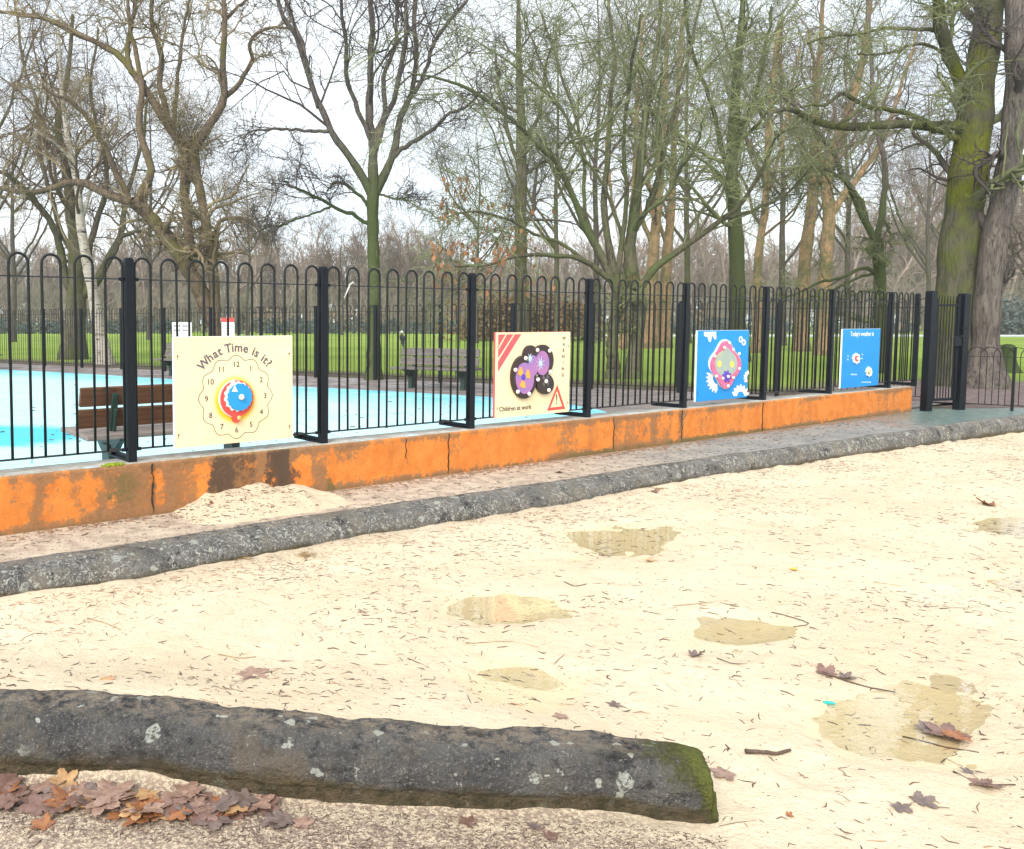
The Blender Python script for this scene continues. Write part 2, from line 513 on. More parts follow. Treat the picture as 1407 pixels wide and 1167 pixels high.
def stone(name, warm=0.0):
    m, nt, b = new_mat(name); n = N(nt)
    f = n.noise(5, 6, .65); g = n.noise(90, 4, .75); h = n.noise(22, 5, .7)
    v = n.voro(75)
    col = n.mix(n.ramp(f, .3, .7), (.12, .115, .11) if not warm else (.085, .083, .084), (.25, .235, .215) if not warm else (.17, .16, .15))
    col = n.mix(n.math('MULTIPLY', n.ramp(g, .52, .66), .85), col, (.50, .47, .42) if not warm else (.30, .275, .24))
    col = n.mix(n.math('MULTIPLY', n.ramp(h, .45, .32), .8), col, (.035, .033, .035))
    # lichen rosettes
    w = n.nt.nodes.new('ShaderNodeTexVoronoi'); w.inputs['Scale'].default_value = 7.0 if not warm else 8.5; w.inputs['Randomness'].default_value = 1.0
    dm = n.nt.nodes.new('ShaderNodeVectorMath'); dm.operation = 'ADD'
    nz = n.nt.nodes.new('ShaderNodeTexNoise'); nz.inputs['Scale'].default_value = 24; nt.links.new(n.co, nz.inputs['Vector'])
    sc = n.nt.nodes.new('ShaderNodeVectorMath'); sc.operation = 'SCALE'; sc.inputs['Scale'].default_value = .06
    nt.links.new(nz.outputs['Color'], sc.inputs[0]); nt.links.new(n.co, dm.inputs[0]); nt.links.new(sc.outputs[0], dm.inputs[1]); nt.links.new(dm.outputs[0], w.inputs['Vector'])
    spread = n.nt.nodes.new('ShaderNodeSeparateColor'); nt.links.new(w.outputs['Color'], spread.inputs[0])
    rad = n.math('MULTIPLY', n.math('POWER', spread.outputs[0], 1.6), .28 if not warm else .25)
    lic = n.ramp(n.math('SUBTRACT', w.outputs['Distance'], rad), .012, -.02)
    lic = n.math('MULTIPLY', lic, n.ramp(n.noise(60, 4, .7), .38, .52))
    blot = n.noise(2.6, 5, .7)
    col = n.mix(n.math('MULTIPLY', n.ramp(blot, .5, .64), .75), col, (.20, .165, .125) if warm else (.27, .235, .19))
    col = n.mix(n.math('MULTIPLY', n.ramp(n.noise(4.1, 5, .7), .52, .66), .8), col, (.028, .027, .03))
    w2 = n.ramp(n.noise(30, 5, .8, dist=1.5), .54 if not warm else .62, .58 if not warm else .66)
    col = n.mix(n.math('MULTIPLY', w2, n.ramp(n.noise(3.2, 3), .38, .52)), col, (.60, .58, .52))
    col = n.mix(n.math('MULTIPLY', n.attr('sandy'), n.ramp(h, .42, .60)), col, (.40, .32, .235))
    col = n.mix(n.math('MULTIPLY', lic, .9), col, n.mix(n.noise(8), (.50, .55, .50), (.62, .60, .52)))
    w3_ = n.nt.nodes.new('ShaderNodeTexVoronoi'); w3_.inputs['Scale'].default_value = 19; nt.links.new(dm.outputs[0], w3_.inputs['Vector'])
    sp3 = n.nt.nodes.new('ShaderNodeSeparateColor'); nt.links.new(w3_.outputs['Color'], sp3.inputs[0])
    l3 = n.ramp(n.math('SUBTRACT', w3_.outputs['Distance'], n.math('MULTIPLY', n.math('POWER', sp3.outputs[1], 4.0), .42)), .02, -.03)
    l3 = n.math('MULTIPLY', l3, n.ramp(n.noise(1.7, 3), .36, .5))
    col = n.mix(n.math('MULTIPLY', l3, .85), col, (.58, .58, .50))
    vs_ = n.voro(120)
    col = n.mix(n.math('MULTIPLY', n.ramp(vs_, .18, .10), .7), col, (.52, .50, .46))
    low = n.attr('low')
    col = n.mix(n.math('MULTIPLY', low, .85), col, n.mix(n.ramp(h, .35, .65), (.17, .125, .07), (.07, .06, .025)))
    mo = n.attr('moss')
    mo = n.ramp(n.math('ADD', mo, n.math('MULTIPLY', n.math('SUBTRACT', h, .5), 1.2)), .35, .7)
    col = n.mix(mo, col, n.mix(n.ramp(n.attr('moss'), .62, .95), n.mix(n.ramp(g, .35, .65), (.075, .075, .03), (.14, .135, .05)), n.mix(n.ramp(g, .35, .65), (.11, .115, .035), (.19, .205, .045))))
    hh = n.math('ADD', n.math('ADD', n.math('MULTIPLY', h, 1.5), n.math('MULTIPLY', g, .9)), n.math('MULTIPLY', f, 1.5))
    return fin(m, nt, b, n, col, .9, n.bump(hh, .035), .15)


M['kerb'] = stone('lichened_kerb_stone')
M['kerb_near'] = stone('dark_lichened_kerb_stone', 1)

# ---- park ground, one sheet from the kerb out to the horizon
front = list(_f)
front = [(-60.0, front[0][1] - 1.0 * 8)] + front + [(front[-1][0] + 120, front[-1][1] + 6)]
back = [(-900 + 1900 * i / (len(front) - 1), 900) for i in range(len(front))]
strip('ground', front, back, -.016, M['ground'])

# ---- strip of path between kerb and wall, on past the gate
fr2 = list(_f)
bk2 = []
ge = G(1330, 549)
for i, (x, y) in enumerate(fr2):
    t = (Vector((x, y, 0)) - FO).dot(fdir)
    if t < UEND + .6:
        q = FP(t, .02)
    else:
        q = FP(UEND + .6 + (t - UEND - .6) * .6, .02 + .25 * (t - UEND - .6) * 0)
        q = Vector((q.x, q.y, 0))
        w_ = min(1, (t - UEND - .6) / 2.0)
        q = Vector((x + (q.x - x) * (1 - w_) + .5 * w_, max(y + .35, q.y * (1 - w_) + (y + .5) * w_), 0))
    bk2.append((q.x, q.y))
strip('path', fr2, bk2, .0, M['path'])

# ---- paving round the pool
pf = [FP(u, .15) for u in np.linspace(-14, UEND + 2.2, 30)]
pb = []
for i in range(30):
    t = i / 29
    a = Q1 - gdir * 14 + gnor * .35
    c = Q2 + gdir * 4.5 + gnor * .35
    pb.append(a.lerp(c, t))
strip('pool_surround', [(p.x, p.y) for p in pf], [(p.x, p.y) for p in pb], -.006, M['paving'])

# ---- the empty paddling pool: painted floor sheet
far_pts = [(-330, 495), (-150, 499), (0, 508), (120, 514), (240, 521.5), (400, 531), (539, 538), (600, 541.5), (675, 546), (740, 551), (790, 557), (822, 563), (838, 568)]
fx = np.array([p[0] for p in far_pts], float); fy = np.array([p[1] for p in far_pts], float)
nc, nr = 160, 60
V, rim, patch_ = [], [], []
for i in range(nc):
    px = -330 + (838 + 330) * i / (nc - 1)
    a = G(px, float(np.interp(px, fx, fy)))
    un = min(max(LU(px, .42), -8), 30)
    c = FP(un, .55)
    if c.y > a.y: c = a + (c - a) * .0
    for j in range(nr):
        t = j / (nr - 1)
        p = a.lerp(Vector((c.x, c.y, 0)), t)
        V.append((p.x, p.y, .003))
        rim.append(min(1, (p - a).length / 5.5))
        d = (p - G(-20, 606)).length
        patch_.append(float(sstep(1.25, 1.0, math.hypot((p.x - G(-40, 600).x) / 1.3, (p.y - G(-40, 600).y) / 1.0))))
q = [(i * nr + j, (i + 1) * nr + j, (i + 1) * nr + j + 1, i * nr + j + 1) for i in range(nc - 1) for j in range(nr - 1)]
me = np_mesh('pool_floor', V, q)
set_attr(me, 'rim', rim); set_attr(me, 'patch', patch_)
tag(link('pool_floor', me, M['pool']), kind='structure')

# far park road
M['far_path'] = simple('pale_far_path', (.55, .55, .54), (.45, .45, .45), .5, .8)
strip('far_path', [(G(900, 466).x, 84), (G(1700, 466).x, 84)], [(G(900, 464).x, 96), (G(1700, 464).x, 96)], .004, M['far_path'])

# ================================================================== sand
PUD = [  # centre px, half width, half height, name, label
    (850, 742, 76, 15, 'shallow sandy puddle reflecting the railings below the lichened kerb'),
    (705, 838, 72, 19, 'puddle in the middle of the sand reflecting an orange strip of wall'),
    (1020, 869, 76, 19, 'long tan puddle with smooth water right of the sand middle'),
    (715, 962, 80, 30, 'faint puddle just behind the end of the near stone kerb'),
    (1236, 985, 114, 42, 'large puddle mirroring sky and trunks with dark leaves floating in it'),
    (1400, 722, 60, 12, 'bright sky coloured puddle cut by the right picture edge'),
    (1425, 797, 60, 14, 'brown puddle at the right edge nearer than the bright one'),
]
nr, nc = 330, 460
dd = 1.75 * (19.0 / 1.75) ** (np.arange(nr) / (nr - 1))
uu = np.linspace(-.62, 1.25, nc)
YY, UUg = np.meshgrid(dd, uu, indexing='ij')
XX = UUg * YY * 1.0
ZZ = sand_base(XX, YY)
nz = (fbm(XX * 1.1, YY * 1.1, 3) - .5) * .035 + (fbm(XX * 4.5, YY * 4.5, 4, 3) - .5) * .026 + (fbm(XX * 16, YY * 16, 3, 5) - .5) * .010
# trampled hollows
for k in range(150):
    hx, hy = RNG.uniform(-3, 12), RNG.uniform(2.6, 11)
    if hx > hy * 1.05: continue
    a = RNG.uniform(0, PI); r1, r2 = RNG.uniform(.06, .13), RNG.uniform(.12, .2)
    ex = (XX - hx) * math.cos(a) + (YY - hy) * math.sin(a); ey = -(XX - hx) * math.sin(a) + (YY - hy) * math.cos(a)
    q_ = (ex / r2) ** 2 + (ey / r1) ** 2
    nz = nz - .017 * np.exp(-q_) + .008 * np.exp(-(q_ - 1.8) ** 2 * 2)
wetm = np.zeros_like(XX); flat = np.zeros_like(XX)
dip = np.zeros_like(XX)
PW = []
for (px, py, hw, hh, lab) in PUD:
    c = G(px, py, -.13); c = G(px, py, float(sand_base(c.x, c.y)) - .012)
    ra = hw / F * c.y; rb = (G(px, py - hh, c.z).y - G(px, py + hh, c.z).y) / 2
    wob = 1 + .6 * (fbm(XX * 2.0, YY * 2.0, 2, px) - .5) * 2 + .5 * (fbm(XX * 9, YY * 9, 3, px + 5) - .5)
    r = np.sqrt(((XX - c.x - (YY - c.y) * c.x / c.y) / ra) ** 2 + ((YY - c.y) / rb) ** 2) * wob
    dip = np.maximum(dip, .034 * (1 - sstep(.35, 1.65, r)))
    wetm = np.maximum(wetm, 1 - sstep(.7, 1.5, r))
    flat = np.maximum(flat, 1 - sstep(.8, 1.7, r))
    PW.append((c, ra, rb, lab))
ZZ = ZZ + nz * (1 - .8 * flat) - dip
# near stone kerb line (front foot) and the sand drifted up behind it
NB = [(-260, 1066), (0, 1078), (199, 1084), (368, 1104), (497, 1114), (700, 1123), (841, 1127), (976, 1145)]
NKZ = -.135
nka = G(0, 1082, NKZ); nkb = G(976, 1145, NKZ)
nkd = (nkb - nka); nkd.z = 0; NKL = nkd.length; nkd.normalize(); nkn = Vector((-nkd.y, nkd.x, 0))
k = 0
sx = (XX - nka.x) * nkd.x + (YY - nka.y) * nkd.y
sy = (XX - nka.x) * nkn.x + (YY - nka.y) * nkn.y
along = 1 - sstep(NKL - .55, NKL + .15, sx)
topz = .085 - .055 * np.clip(sx / NKL, 0, 1)
ridge = sstep(-.02, .2, sy) * (1 - sstep(.24, 1.25, sy)) * along
lift = (topz - .045 - ZZ) * ridge * (1 - .35 * sstep(0, NKL, sx))
ZZ = ZZ + np.maximum(lift, 0) + ridge * .03 * (fbm(XX * 5, YY * 5, 3, 8) - .5)
bump_ = np.exp(-((sx - (nkd.dot(G(520, 1010, .04) - nka))) / .16) ** 2) * np.exp(-((sy - .22) / .09) ** 2) * .05
ZZ = ZZ + bump_
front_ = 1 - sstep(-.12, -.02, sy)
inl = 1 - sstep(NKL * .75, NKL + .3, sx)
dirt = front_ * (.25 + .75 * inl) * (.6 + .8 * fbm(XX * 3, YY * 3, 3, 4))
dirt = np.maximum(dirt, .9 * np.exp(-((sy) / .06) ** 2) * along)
# sand drifting against the long kerb
kd = np.full_like(XX, 9.0)
for i in range(0, len(kb), 2):
    kd = np.minimum(kd, (XX - kb[i].x) ** 2 + (YY - kb[i].y) ** 2)
kd = np.sqrt(kd)
ZZ = ZZ + .035 * np.exp(-(kd / .16) ** 2) * fbm(XX * 2.3, YY * 2.3, 3, 6)
dirt = np.maximum(dirt, .35 * np.exp(-(kd / .15) ** 2) * sstep(.4, .6, fbm(XX * 3, YY * 3, 3, 2)))
idx = np.arange(nr * nc).reshape(nr, nc)
quads = np.stack([idx[:-1, :-1], idx[:-1, 1:], idx[1:, 1:], idx[1:, :-1]], -1).reshape(-1, 4)
# cut away what lies beyond the kerb so only the sand pit itself is covered
cx_ = XX[:-1, :-1].ravel(); cy_ = YY[:-1, :-1].ravel()
kline = np.interp(cx_, [p.x for p in kb], [(a.y + c.y) / 2 + .12 for a, c in zip(kb, kt)])
quads = quads[cy_ < kline]
me = np_mesh('sand', np.stack([XX, YY, ZZ], -1).reshape(-1, 3), quads)
set_attr(me, 'wet', wetm.ravel()); set_attr(me, 'dirt', np.clip(dirt, 0, 1).ravel())
tag(link('sand', me, M['sand'], smooth=True), kind='structure')
SD, SU, SZ = dd, uu, ZZ


def sand_z(x, y):
    i = np.clip(np.log(np.asarray(y) / 1.75) / math.log(19.0 / 1.75) * (nr - 1), 0, nr - 1.01)
    j = np.clip((np.asarray(x) / np.asarray(y) + .62) / 1.87 * (nc - 1), 0, nc - 1.01)
    i0, j0 = i.astype(int), j.astype(int); a, c = i - i0, j - j0
    return (SZ[i0, j0] * (1 - a) + SZ[i0 + 1, j0] * a) * (1 - c) + (SZ[i0, j0 + 1] * (1 - a) + SZ[i0 + 1, j0 + 1] * a) * c


def on_sand(px, py):
    z = -.13
    for _ in range(4):
        p = G(px, py, z); z = float(sand_z(np.array(p.x), np.array(p.y)))
    return G(px, py, z)


for (c, ra, rb, lab) in PW:
    V = [(c.x, c.y, 0)]; Fc = []
    z0 = float(sand_base(c.x, c.y)) - .017
    for k in range(48):
        a = 2 * PI * k / 48
        y = 1.7 * rb * math.sin(a)
        V.append((c.x + 1.7 * ra * math.cos(a) + y * c.x / c.y, c.y + y, 0))
    Fc = [(0, 1 + k, 1 + (k + 1) % 48) for k in range(48)]
    me = np_mesh('puddle', [(x, y, z0) for x, y, z in V], None, Fc)
    tag(link('puddle', me, M['water']), lab, 'puddle', kind='structure')

# ================================================================== long lichened kerb
prof = [(-.02, -.10), (.0, -.02), (.01, .1), (.03, .3), (.08, .5), (.18, .7), (.34, .86), (.55, .96), (.8, 1.0), (1.0, 1.0), (1.08, .9), (1.1, .3)]
def dense(prof, k):
    o = []
    for i in range(len(prof) - 1):
        for j in range(k):
            t = j / k; o.append((prof[i][0] * (1 - t) + prof[i + 1][0] * t, prof[i][1] * (1 - t) + prof[i + 1][1] * t))
    return o + [prof[-1]]
prof2 = dense(prof, 3)
V, low, moss = [], [], []
np_ = len(prof2)
for i, x in enumerate(kx2):
    a = Vector(_a[i])
    w = Vector((_w[i][0], _w[i][1], 0))
    d = max(.14, min(.85, _d[i]))
    h = .035 - a.z
    s = i * .02
    joint = 0
    for (u, v) in prof2:
        k = float(fbm(a.x * 3 + u * 2, a.y * 3 + v * 2, 4, 3)) - .5
        k2 = float(fbm(a.x * 14 + u * 3, a.y * 14 + v * 3, 3, 9)) - .5
        p = a + w * (u * d + k * .03 - k2 * .008) + Vector((0, 0, h * v + k * .02 * min(1, max(v, 0)) + k2 * .008))
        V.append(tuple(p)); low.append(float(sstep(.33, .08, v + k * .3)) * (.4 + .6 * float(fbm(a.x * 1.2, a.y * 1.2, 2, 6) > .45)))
        moss.append(.0 + .25 * float(a.x > 6) * float(sstep(.4, .1, v)))
me = np_mesh('lichened_kerb', V, [(i * np_ + j, (i + 1) * np_ + j, (i + 1) * np_ + j + 1, i * np_ + j + 1) for i in range(len(kx2) - 1) for j in range(np_ - 1)])
set_attr(me, 'low', low); set_attr(me, 'moss', moss); set_attr(me, 'sandy', [.35 if (i % len(prof2)) > len(prof2) * .62 else 0.0 for i in range(len(V))])
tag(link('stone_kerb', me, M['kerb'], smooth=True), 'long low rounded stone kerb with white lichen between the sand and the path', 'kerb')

# ================================================================== near kerb
prof = [(.05, -.5), (.045, .0), (.035, .18), (.03, .30), (.0, .36), (-.015, .5), (.0, .68), (.05, .84), (.16, .94), (.34, 1.0), (.6, 1.0), (.85, .95), (.98, .8), (1.02, .4), (1.0, -.3)]
prof2 = dense(prof, 5); np_ = len(prof2)
V, low, moss = [], [], []
ns = 560
for i in range(ns):
    s = -.9 + (NKL + .9) * i / (ns - 1)
    px_ = lambda s: 0
    base = nka + nkd * s
    # follow the measured foot line
    pxs = CX + F * base.x / base.y
    f0 = G(pxs, lerp_tab(NB, pxs), NKZ)
    base = Vector((f0.x, f0.y, NKZ))
    t = min(max(s / NKL, 0), 1)
    d = .30 - .09 * t
    h = .235 - .045 * t
    e = NKL - s
    rnd = 1.0 if e > .10 else math.sqrt(max(0.0, 1 - (1 - e / .10) ** 2)) * .42 + .58
    if i == ns - 1: rnd = .5
    for (u, v) in prof2:
        k = float(fbm(s * 5 + 40, u * 3 + v * 3 + 7, 4, 1)) - .5
        k2 = float(fbm(s * 22 + 40, u * 9 + v * 9, 3, 4)) - .5
        uu_ = .5 + (u - .5) * rnd; vv_ = v * (.55 + .45 * rnd) if v > 0 else v
        slope = -.05 * (1 - rnd)
        p = base + nkn * (uu_ * d + k * .03 + k2 * .009) + Vector((0, 0, h * vv_ + k * .026 * min(1, max(v, 0)) + k2 * .007)) + nkd * (k2 * .012 if e < .05 else 0) + nkd * (-.03 * v if e < .03 and v > 0 else 0)
        V.append(tuple(p))
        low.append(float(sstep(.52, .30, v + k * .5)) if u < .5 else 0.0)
        moss.append(float(np.clip(1.15 * math.exp(-((e - .0) / .06) ** 2) * (.45 + v) + .75 * math.exp(-((e - .08) / .22) ** 2) * max(0, v - .1) , 0, 1)))
fs = [(i * np_ + j, (i + 1) * np_ + j, (i + 1) * np_ + j + 1, i * np_ + j + 1) for i in range(ns - 1) for j in range(np_ - 1)]
capc = len(V); V.append(tuple(sum((Vector(v) for v in V[-np_:]), Vector()) / np_ + nkd * .006)); low.append(0); moss.append(.6)
tr_ = [((ns - 1) * np_ + j, capc, (ns - 1) * np_ + j + 1) for j in range(np_ - 1)]
me = np_mesh('near_kerb', V, fs, tr_)
set_attr(me, 'low', low); set_attr(me, 'moss', moss); set_attr(me, 'sandy', [float(sstep(.54, .72, (i % np_) / np_)) * .75 * (1 if i // np_ < ns * .93 else .3) for i in range(len(V))])
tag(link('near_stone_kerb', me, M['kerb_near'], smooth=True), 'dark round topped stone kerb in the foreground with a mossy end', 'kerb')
# ================================================================== orange wall
m, nt, b = new_mat('orange_render'); n = N(nt)
v = n.map((2.2, 1, .28))
st = n.noise(2.0, 5, .6, v); f = n.noise(7, 5, .65); g = n.noise(60, 4, .7); sp = n.noise(26, 5, .75)
col = n.mix(n.ramp(f, .3, .7), (.74, .25, .05), (.60, .18, .032))
col = n.mix(n.math('MULTIPLY', n.ramp(g, .58, .72), .4), col, (.88, .46, .2))
s = n.attr('stain')
sm = n.ramp(n.math('ADD', s, n.math('ADD', n.math('MULTIPLY', n.math('SUBTRACT', st, .5), 1.7), n.math('MULTIPLY', n.math('SUBTRACT', sp, .5), 2.2))), .30, .75)
col = n.mix(n.math('MULTIPLY', sm, .86), col, n.mix(n.ramp(sp, .4, .6), (.17, .11, .06), (.26, .15, .075)))
dk = n.ramp(n.math('ADD', n.attr('dark'), n.math('ADD', n.math('MULTIPLY', n.math('SUBTRACT', st, .5), 1.0), n.math('MULTIPLY', n.math('SUBTRACT', sp, .5), 2.0))), .4, .85)
col = n.mix(n.math('MULTIPLY', dk, .9), col, (.075, .05, .035))
mo = n.ramp(n.math('ADD', n.attr('moss'), n.math('MULTIPLY', n.math('SUBTRACT', sp, .5), 1.3)), .4, .7)
pit = n.ramp(n.noise(38, 3, .6), .68, .72)
col = n.mix(n.math('MULTIPLY', pit, .7), col, (.12, .07, .04))
col = n.mix(n.math('MULTIPLY', mo, .75), col, n.mix(n.ramp(g, .4, .6), (.10, .095, .03), (.16, .13, .05)))
col = n.mix(n.math('MULTIPLY', n.ramp(n.noise(3.5, 5, .7, n.map((1, 1, .35))), .52, .68), .4), col, (.36, .15, .05))
M['orange'] = fin(m, nt, b, n, col, .85, n.bump(n.math('ADD', n.math('MULTIPLY', g, .7), n.math('ADD', sp, f)), .006), .25)
m, nt, b = new_mat('pale_coping'); n = N(nt)
f = n.noise(6, 5, .65); g = n.noise(45, 4, .7)
col = n.mix(n.ramp(f, .35, .65), (.44, .43, .39), (.29, .26, .22))
col = n.mix(n.math('MULTIPLY', n.ramp(g, .52, .66), .7), col, (.22, .18, .12))
col = n.mix(n.ramp(n.noise(3.1, 4), .58, .68), col, (.40, .52, .55))
col = n.mix(n.ramp(n.noise(9, 5, .7), .64, .7), col, (.11, .13, .03))
M['coping'] = fin(m, nt, b, n, col, .8, n.bump(g, .006), .3)
M['crack'] = simple('crack_dark_mortar', (.02, .014, .01), (.035, .022, .014), 40, .95)  # near-black tone of the crack strips

US = LU(-600, -.1)
wall = thing('retaining_wall', 'low orange painted retaining wall with brown stains carrying the tall railings', 'wall', FP(0, 0, 0), FA)
nu, nv = 1100, 27
Uv = np.linspace(US, UEND, nu); Zv = np.append(np.linspace(-.06, .392, 26), .3985)
UU, ZZ_ = np.meshgrid(Uv, Zv, indexing='ij')


def bumps(lst):                 # (px centre, px half width, strength, zlow, zhigh)
    r = np.zeros_like(UU)
    for (px, hw, a, z0, z1) in lst:
        c = LU(px, -.1); w = (LU(px + hw, -.1) - LU(px - hw, -.1)) / 2
        wig = (fbm(UU * 5, ZZ_ * 4, 4, px % 50) - .5) * w * 2.6
        r = np.maximum(r, a * np.exp(-np.abs((UU - c + wig) / w) ** 2.4) * sstep(z0 - .06, z0 + .03, ZZ_) * (1 - sstep(z1 - .04, z1 + .04, ZZ_)))
    return r


stain = bumps([(48, 10, .6, 0, .4), (155, 38, 1.0, 0, .4), (110, 14, .5, 0, .4), (185, 20, .5, .1, .4), (232, 14, .5, 0, .4), (262, 14, .35, 0, .4), (325, 46, 1.1, 0, .4), (383, 22, 1.0, 0, .4), (436, 12, .55, 0, .4), (12, 8, .3, .2, .4), (-60, 20, .6, 0, .4), (-150, 30, .7, 0, .4), (470, 12, .3, .25, .4), (630, 10, .55, .2, .4), (780, 18, .35, 0, .4), (862, 20, .45, 0, .4), (905, 24, .55, 0, .4), (935, 8, .6, 0, .4), (975, 14, .35, .1, .4), (1020, 20, .3, 0, .4), (1100, 14, .35, 0, .4), (1215, 20, .3, 0, .4)])
dark = bumps([(385, 16, 1.2, .05, .4), (320, 28, .8, .08, .4), (150, 16, .45, .05, .3), (207, 2, .5, 0, .4), (936, 4, .5, 0, .4)])
basel = (1 - sstep(.0, .10, ZZ_)) * (.55 + .5 * fbm(UU * 2.5, ZZ_, 3, 2))
topd = sstep(.30, .39, ZZ_) * 1.0 * fbm(UU * 4, ZZ_ * 3, 4, 7) + .28 * fbm(UU * 2.2, ZZ_ * 1.2, 4, 15) ** 1.5 * (1.4 - .5 * sstep(0, 8, UU))
stain = np.clip(stain + basel * .9 + topd, 0, 1)
moss = np.clip(bumps([(160, 26, .6, .12, .36), (262, 30, .35, .28, .4), (380, 20, .35, .3, .4), (452, 5, .9, .02, .12), (840, 60, .4, -.1, .07), (1000, 60, .5, -.1, .07), (1150, 60, .4, -.1, .06)]) + .6 * (1 - sstep(-.02, .09, ZZ_)), 0, 1)
Zv[-1] = .3985; ZZ_[:, -1] = .3985
off = -.10 + (fbm(UU * 6, ZZ_ * 6, 3, 1) - .5) * .010 - .006 * (1 - sstep(0, .1, ZZ_))
off[:, -1] = -.084
Vw = np.stack([UU, off, ZZ_], -1).reshape(-1, 3)
idx = np.arange(nu * nv).reshape(nu, nv)
Q = np.stack([idx[:-1, :-1], idx[1:, :-1], idx[1:, 1:], idx[:-1, 1:]], -1).reshape(-1, 4)
nb = len(Vw)
ex = [(US, .20, -.06), (UEND, .20, -.06), (US, .20, .385), (UEND, .20, .385), (UEND, -.098, -.06), (UEND, -.098, .385)]
Vw = np.concatenate([Vw, np.array(ex)])
Q2_ = [(nb, nb + 2, nb + 3, nb + 1), (nb + 4, nb + 1, nb + 3, nb + 5)]
me = np_mesh('wall_face', Vw, np.concatenate([Q, np.array(Q2_)]))
pad = [0] * 6
set_attr(me, 'stain', list(stain.ravel()) + [.3] * 6); set_attr(me, 'dark', list(dark.ravel()) + pad); set_attr(me, 'moss', list(moss.ravel()) + pad)
link('render_face', me, M['orange'], wall)
# pale top, its front lip uneven
V, Q = [], []
Nn = 700
for i in range(Nn):
    u = US + (UEND + .005 - US) * i / (Nn - 1)
    w1 = (float(fbm(u * 7, 3, 3, 5)) - .5) * .014; w2 = (float(fbm(u * 9, 8, 3, 6)) - .5) * .012
    V += [(u, -.080 + w1, .380), (u, -.080 + w1, .396), (u, -.076 + w1, .402 + w2 * .5), (u, .05, .402 + w2 * .4), (u, .205, .400), (u, .206, .37)]
Q = [(i * 6 + j, (i + 1) * 6 + j, (i + 1) * 6 + j + 1, i * 6 + j + 1) for i in range(Nn - 1) for j in range(5)]
Q += [((Nn - 1) * 6 + 0, (Nn - 1) * 6 + 5, (Nn - 1) * 6 + 4, (Nn - 1) * 6 + 3)]
link('coping', np_mesh('coping', V, Q), M['coping'], wall, smooth=False)
for (px, z0, z1, wd) in [(207, .02, .39, .004), (617, .0, .39, .004), (1050, .0, .39, .004), (845, .03, .39, .0025), (939, .0, .39, .004), (558, .2, .39, .0012)]:
    u = LU(px, -.1); k = MB(); L, R_ = [], []
    cnt = 16
    for i in range(cnt):
        z = z0 + (z1 - z0) * i / (cnt - 1)
        x = u + random.uniform(-.008, .008)
        w = wd * random.uniform(.3, 1.3) * (0.3 if i in (0,) else 1)
        L.append((x - w, z)); R_.append((x + w, z))
    k.plate(L + R_[::-1], -.1095, -.09)
    k.build('crack', M['crack'], wall)

# ================================================================== railings
PITCH = SP / 8
HR = 1.50


def hoop_mesh(h, w, r, z0, seg=10, n=7):
    pts = [(-w / 2, 0, z0), (-w / 2, 0, h - w / 2 - .3), (-w / 2, 0, h - w / 2)]
    for k in range(1, seg):
        a = PI - PI * k / seg
        pts.append((w / 2 * math.cos(a), 0, h - w / 2 + w / 2 * math.sin(a)))
    pts += [(w / 2, 0, h - w / 2), (w / 2, 0, h - w / 2 - .3), (w / 2, 0, z0)]
    return MB().tube(pts, r, n)


def post_mb(h, w, z0=0.0):
    p = MB().box(-w / 2, w / 2, -w / 2, w / 2, z0, h, .004)
    p.box(-w / 2 + .006, w / 2 - .006, -w / 2 + .006, w / 2 - .006, h - .002, h + .012, .004)
    return p


rails = thing('bow_top_railings', 'tall black bow topped railings standing on the orange wall', 'railings', FP(0, 0, .40), FA)
first_post = post_mb(HR, .066, -.01).build('post', M['post'], rails)
ft = MB()
ft.box(-.035, .035, .0, .42, .0, .012)
ft.box(-.005, .005, .03, .40, .012, .045)
ft.box(-.036, .036, .345, .425, .0125, .05, .004)
for (x, y) in ((-.02, .39), (.02, .31)): ft.tube([(x, y, .012), (x, y, .034)], .009, 6)
foot = ft.build('foot', M['post'], first_post)
for sx_ in (-1, 1):
    for z in (.095, HR - .145):
        lug = MB()
        lug.box(.033 if sx_ > 0 else -.075, .075 if sx_ > 0 else -.033, -.012, .012, z - .013, z + .013, .003)
        lug.tube([(sx_ * .06, -.022, z), (sx_ * .06, .016, z)], .008, 6)
        lug.build('rail_bracket', M['post'], first_post)
PPX = [178.5, 443.5, 647, 807.5, 940, 1049.5, 1140, 1221]
pu = [LU(p) for p in PPX]
posts_u = [pu[0] - SP * k for k in (3, 2, 1)] + pu + [LU(1257)]
for i, u in enumerate(posts_u):
    o = first_post if i == 0 else dup(first_post, rails)
    o.location = (u, 0, 0)
rail_mb = MB().box(-SP / 2 + .03, SP / 2 - .03, -.004, .004, HR - .150, HR - .140)
pan0 = rail_mb.build('railing_panel', M['rail'], rails)
MB().box(-SP / 2 + .03, SP / 2 - .03, -.005, .005, .088, .102).build('bottom_rail', M['rail'], pan0)
hp0 = hoop_mesh(HR + .012, .13, .0102, .095).build('hoop', M['fence'], pan0, smooth=True)
hp0.location = (-SP / 2 + PITCH * .5, 0, 0)
for k in range(1, 8):
    c = hp0.copy(); COL.objects.link(c); c.parent = pan0; c.location = (-SP / 2 + PITCH * (k + .5), 0, 0)
    c.rotation_euler = (random.uniform(-.004, .004), random.uniform(-.006, .006), 0)
for i in range(10):
    o = pan0 if i == 0 else dup(pan0, rails)
    o.location = ((posts_u[i] + posts_u[i + 1]) / 2, 0, 0); o.scale = ((posts_u[i + 1] - posts_u[i] - .06) / (SP - .06), 1, 1)
